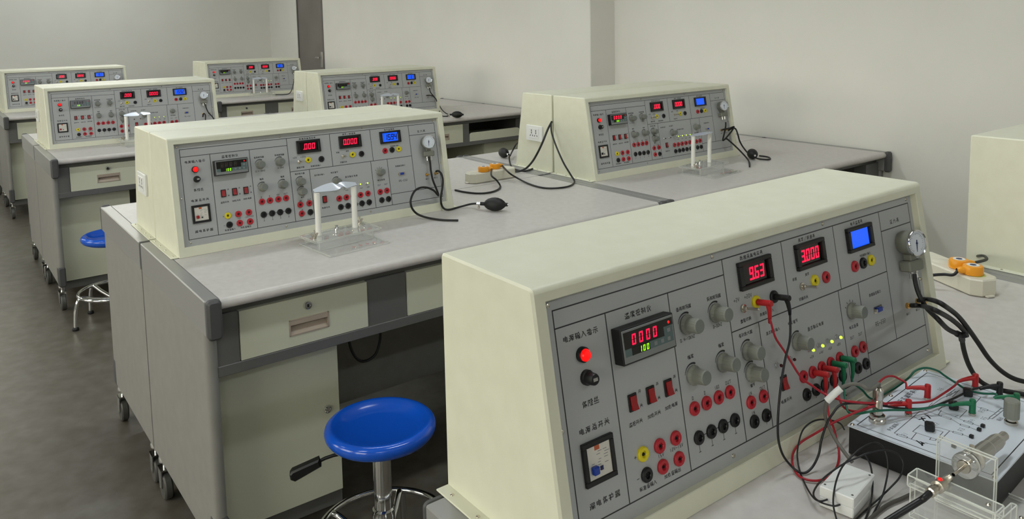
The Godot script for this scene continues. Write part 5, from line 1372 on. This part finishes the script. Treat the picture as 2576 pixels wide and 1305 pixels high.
func apparatus() -> void:
	jig(Vector3(0.470, TOP, 0.392), 0.10, "clear jig with a twisted foil strip, beside the black squeeze bulb's looped hose", "strip")
	jig(Vector3(2.128, TOP, 0.402), 0.12, "clear jig with an oval disc on its posts, before the blank blue display", "disc")
	jig(Vector3(0.485, TOP, ROW2 + 0.355), 0.1, "clear jig before the middle row's aisle console", "strip")
	var j := pixz(981, 240, ROW2 + 0.38)
	jig(Vector3(j.x, TOP, ROW2 + 0.38), 0.0, "clear jig before the middle row's wall-side console", "strip")
	j = pixz(654, 197, ROW3 + 0.38)
	jig(Vector3(j.x, TOP, ROW3 + 0.38), 0.0, "clear jig before the farthest console by the door", "strip")
	# hoses and bulb of the console reading 1594
	var r1 := func(u: float, v: float, n: float) -> Vector3: return ppx(u, v, n, 0.0, 0.0)
	bulb_set("black squeeze bulb with chrome valve, lying beside the foil strip jig's console", [
		[r1.call(1079, 394, 0.022), r1.call(1082, 410, 0.022), r1.call(1084, 430, 0.022), r1.call(1089, 453, 0.022), r1.call(1097, 473, 0.022), r1.call(1103, 490, 0.022), r1.call(1100, 489, 0.030), r1.call(1091, 479, 0.036), r1.call(1075, 472, 0.042), r1.call(1058, 472, 0.046), r1.call(1043.5, 480, 0.052), r1.call(1035, 496.5, 0.058), r1.call(1033, 511, 0.062), r1.call(1038, 526, 0.060), pix(1051, 538.7, 0.014), pix(1075, 547.4, 0.006), pix(1112, 553, 0.004), pix(1152.7, 554, 0.004)],
		[r1.call(1097, 431, 0.014), r1.call(1103, 430, 0.026), r1.call(1110, 437, 0.032), r1.call(1114, 453, 0.034), r1.call(1112.6, 474, 0.036), r1.call(1109, 496, 0.040), pix(1110.5, 514, 0.020), pix(1117.7, 525, 0.008), pix(1131, 527, 0.005), pix(1156, 520.5, 0.006), pix(1185, 513, 0.014), pix(1207, 512, 0.0225)]],
		0.0036, pix(1245, 513.5, 0.0240), pix(1262, 514, 0.024) - pix(1220, 512.4, 0.024))
	# the same on the desk beside it
	var r2 := func(x: float, y: float, n: float) -> Vector3: return ppx(1670.0 + x / 7.676, 310.0 + y / 7.676, n, DESK, 0.0)
	var t2 := func(x: float, y: float, h: float) -> Vector3: return pix(1670.0 + x / 7.676, 310.0 + y / 7.676, h)
	bulb_set("black squeeze bulb on twisted hoses near the right wall", [
		[r2.call(1195, -20, 0.022), r2.call(1195, 50, 0.022), r2.call(1182, 130, 0.024), r2.call(1160, 230, 0.030), r2.call(1140, 325, 0.034), r2.call(1170, 315, 0.038), r2.call(1230, 250, 0.038), r2.call(1300, 165, 0.036), r2.call(1352, 80, 0.036), r2.call(1340, 68, 0.032), r2.call(1270, 95, 0.026), r2.call(1175, 112, 0.026), r2.call(1120, 130, 0.018)],
		[r2.call(1200, 285, 0.040), r2.call(1290, 360, 0.050), t2.call(1400, 460, 0.060), t2.call(1500, 560, 0.036), t2.call(1590, 660, 0.016), t2.call(1640, 730, 0.006), t2.call(1655, 800, 0.004), t2.call(1655, 835, 0.004)],
		[r2.call(1240, 140, 0.016), r2.call(1330, 95, 0.028), r2.call(1390, 115, 0.040), t2.call(1430, 220, 0.110), t2.call(1460, 330, 0.080), t2.call(1510, 430, 0.054), t2.call(1575, 520, 0.034), t2.call(1625, 580, 0.0255)]],
		0.0036, t2.call(1710, 590, 0.0240), t2.call(1800, 650, 0.024) - t2.call(1620, 530, 0.024), 1.0,
		[[t2.call(1740, 655, 0.016), t2.call(1850, 690, 0.006), t2.call(2010, 700, 0.004), t2.call(2055, 680, 0.004), t2.call(2020, 655, 0.004), t2.call(1930, 637, 0.004), t2.call(1840, 628, 0.006)]])
	# one on the desk behind, one in the next row, and hoses further back
	bulb_set("black squeeze bulb on the desk behind the white outlet", [[pix(1283, 392, 0.024), pix(1290, 378, 0.03), pix(1298, 364, 0.06), pix(1307, 356, 0.09), pix(1318, 350, 0.10)], [pix(1281, 394, 0.02), pix(1283, 410, 0.006), pix(1292, 424, 0.004), pix(1320, 430, 0.004), pix(1340, 424, 0.004)]], 0.0036, pix(1267, 384, 0.0240), pix(1250, 378, 0.024) - pix(1282, 391, 0.024), 1.0)
	var r3 := func(u: float, v: float, n: float) -> Vector3: return ppx(u, v, n, DESK, ROW2)
	bulb_set("black squeeze bulb on the middle row's wall-side desk", [[r3.call(1080, 221, 0.022), r3.call(1083, 232, 0.026), r3.call(1092, 243, 0.032), r3.call(1098, 252, 0.05), pix(1101, 266, 0.02), pix(1105, 279, 0.006), pix(1112, 291, 0.004), pix(1124, 292, 0.004), pix(1128, 289, 0.004)], [r3.call(1072, 240, 0.016), r3.call(1084, 240, 0.03), r3.call(1094, 246, 0.04), pix(1104, 262, 0.05), pix(1112, 276, 0.03), pix(1124, 286, 0.022), pix(1136, 288, 0.0225)]], 0.0036, pix(1150, 288, 0.024), pix(1160, 288, 0.024) - pix(1136, 288, 0.024))
	var r4 := func(u: float, v: float, n: float) -> Vector3: return ppx(u, v, n, 0.0, ROW2)
	cord("air_hose", "black hose hanging from the gauge of the middle row's aisle console", "hose", [r4.call(517, 262, 0.022), r4.call(519, 272, 0.024), r4.call(525, 284, 0.028), r4.call(533, 292, 0.034), r4.call(540, 305, 0.04), r4.call(545, 330, 0.05)], 0.0036, M.black_rubber, "loose hoses of the far consoles")
	cord("air_hose", "black hose looping at the fittings of the middle row's aisle console", "hose", [r4.call(510, 294, 0.016), r4.call(512, 286, 0.026), r4.call(516, 288, 0.03), r4.call(517, 298, 0.034), r4.call(516, 330, 0.04)], 0.0036, M.black_rubber, "loose hoses of the far consoles")
	var r5 := func(u: float, v: float, n: float) -> Vector3: return ppx(u, v, n, DESK, ROW3)
	cord("air_hose", "black rubber hose lying before the farthest console by the door", "hose", [r5.call(741, 188, 0.022), r5.call(740, 200, 0.03), r5.call(737, 215, 0.04), pix(733, 228, 0.03), pix(726, 236, 0.006), pix(712, 238, 0.004), pix(693, 238, 0.004)], 0.0036, M.black_rubber, "loose hoses of the far consoles")
	# hoses of the near console, running off to the right
	var h := thing("air_hose", "thick black hoses joined by a tee at the near console's gauge", "hose")
	part(h, "hose", tube_mesh([ppx(2300, 690, 0.024), ppx(2302, 706, 0.026), ppx(2308, 730, 0.030), ppx(2318, 753, 0.036), ppx(2334, 778, 0.044), pix(2357, 800, 0.170), pix(2384, 827, 0.140), pix(2410, 840, 0.122)], 0.0040, 12, 8), M.black_rubber)
	part(h, "hose", tube_mesh([ppx(2293, 768, 0.014), ppx(2305, 768, 0.026), ppx(2322, 770, 0.036), pix(2348, 778, 0.196), pix(2386, 798, 0.168), pix(2413, 819, 0.142), pix(2428, 835, 0.125)], 0.0040, 12, 8), M.black_rubber)
	part(h, "hose", tube_mesh([pix(2420, 852, 0.108), pix(2425, 881, 0.080), pix(2436, 915, 0.048), pix(2453, 945, 0.022), pix(2475, 965, 0.008), pix(2505, 978, 0.005), pix(2545, 986, 0.005), pix(2600, 996, 0.005)], 0.0040, 12, 8), M.black_rubber)
	var tee := pix(2419, 843, 0.120)
	part(h, "tee", tube_mesh([tee + (pix(2408, 839, 0.124) - tee) * 1.1, tee, tee + (pix(2433, 840, 0.124) - tee)], 0.0052, 12, 4), M.black_plastic)
	part(h, "tee_stem", tube_mesh([tee, pix(2420, 855, 0.106)], 0.0050, 12, 1), M.black_plastic)
	cord("air_hose", "thick black hose sweeping from the near gauge out past the circuit board", "hose", [ppx(2311, 756, 0.014), ppx(2322, 753, 0.026), ppx(2338, 753, 0.034), pix(2363, 761, 0.200), pix(2392, 780, 0.178), pix(2413, 798, 0.158), pix(2436, 827, 0.130), pix(2460, 861, 0.100), pix(2489, 903, 0.064), pix(2522, 935, 0.034), pix(2556, 954, 0.018), pix(2600, 964, 0.010)], 0.0040, M.black_rubber)
	# power strips and orange plugs
	var s1 := ivory_strip("power_strip", "ivory power strip with two orange plugs, behind the near console", Vector3(1.414, TOP, 1.8205), PI / 2 - 0.441, 0.24)
	var f1 := Transform3D(Basis(Vector3.UP, s1.rotation.y), s1.position)
	power_plug(f1 * Vector3(0.045, 0.0405, -0.004), 2.498, "orange plug in the power strip behind the near console, cord towards the console", [pix(2398, 691, 0.040), pix(2375, 690, 0.038), pix(2345, 692, 0.034), pix(2315, 697, 0.02)])
	power_plug(f1 * Vector3(0.093, 0.0405, 0.0), -0.60, "orange plug in the power strip behind the near console, cord towards the wall", [pix(2478, 654, 0.046), pix(2481, 648, 0.044), pix(2472, 643, 0.036), pix(2452, 645, 0.012)])
	ivory_strip("power_outlet_block", "ivory power strip lying beside the grey seam where two desks meet", Vector3(1.250, TOP, -0.070), 0.0, 0.23)
	power_plug(Vector3(1.322, TOP + 0.0405, -0.058), -0.55, "orange plug with its cord looping round in front of the ivory strip", [pix(1236, 441, 0.046), pix(1248, 452, 0.03), pix(1257, 464, 0.006), pix(1258, 472, 0.004), pix(1246, 480, 0.004), pix(1225, 485, 0.004), pix(1200, 486, 0.004), pix(1170, 483, 0.004), pix(1145, 478, 0.004)])
	power_plug(Vector3(1.395, TOP + 0.0405, -0.080), -0.10, "orange plug whose cord sweeps along the grey seam to the consoles", [pix(1280, 434, 0.040), pix(1300, 447, 0.012), pix(1330, 462, 0.005), pix(1365, 472, 0.004), pix(1400, 473, 0.004), pix(1432, 468, 0.004), pix(1445, 457, 0.006), pix(1436, 440, 0.030), pix(1418, 410, 0.075), pix(1400, 370, 0.130), pix(1388, 335, 0.180), pix(1386, 312, 0.215)])
	cord("mains_cord", "thick grey-black cord drooping from the seam between two cream consoles", "cord", [pix(1388, 306, 0.222), pix(1378, 325, 0.195), pix(1366, 355, 0.150), pix(1352, 385, 0.100), pix(1338, 408, 0.055), pix(1322, 424, 0.022), pix(1304, 431, 0.008), pix(1290, 429, 0.005), pix(1283, 420, 0.005)], 0.0045, M.black_wire)
	cord("hanging_cord", "black cord hanging in a loop beneath the desk's drawers", "cord", [pixz(957, 832, 0.45), pixz(955, 860, 0.45), pixz(945, 890, 0.45), pixz(925, 906, 0.45), pixz(905, 907, 0.45), pixz(889, 890, 0.45), pixz(879, 862, 0.45), pixz(877, 840, 0.45)], 0.0040, M.black_wire)
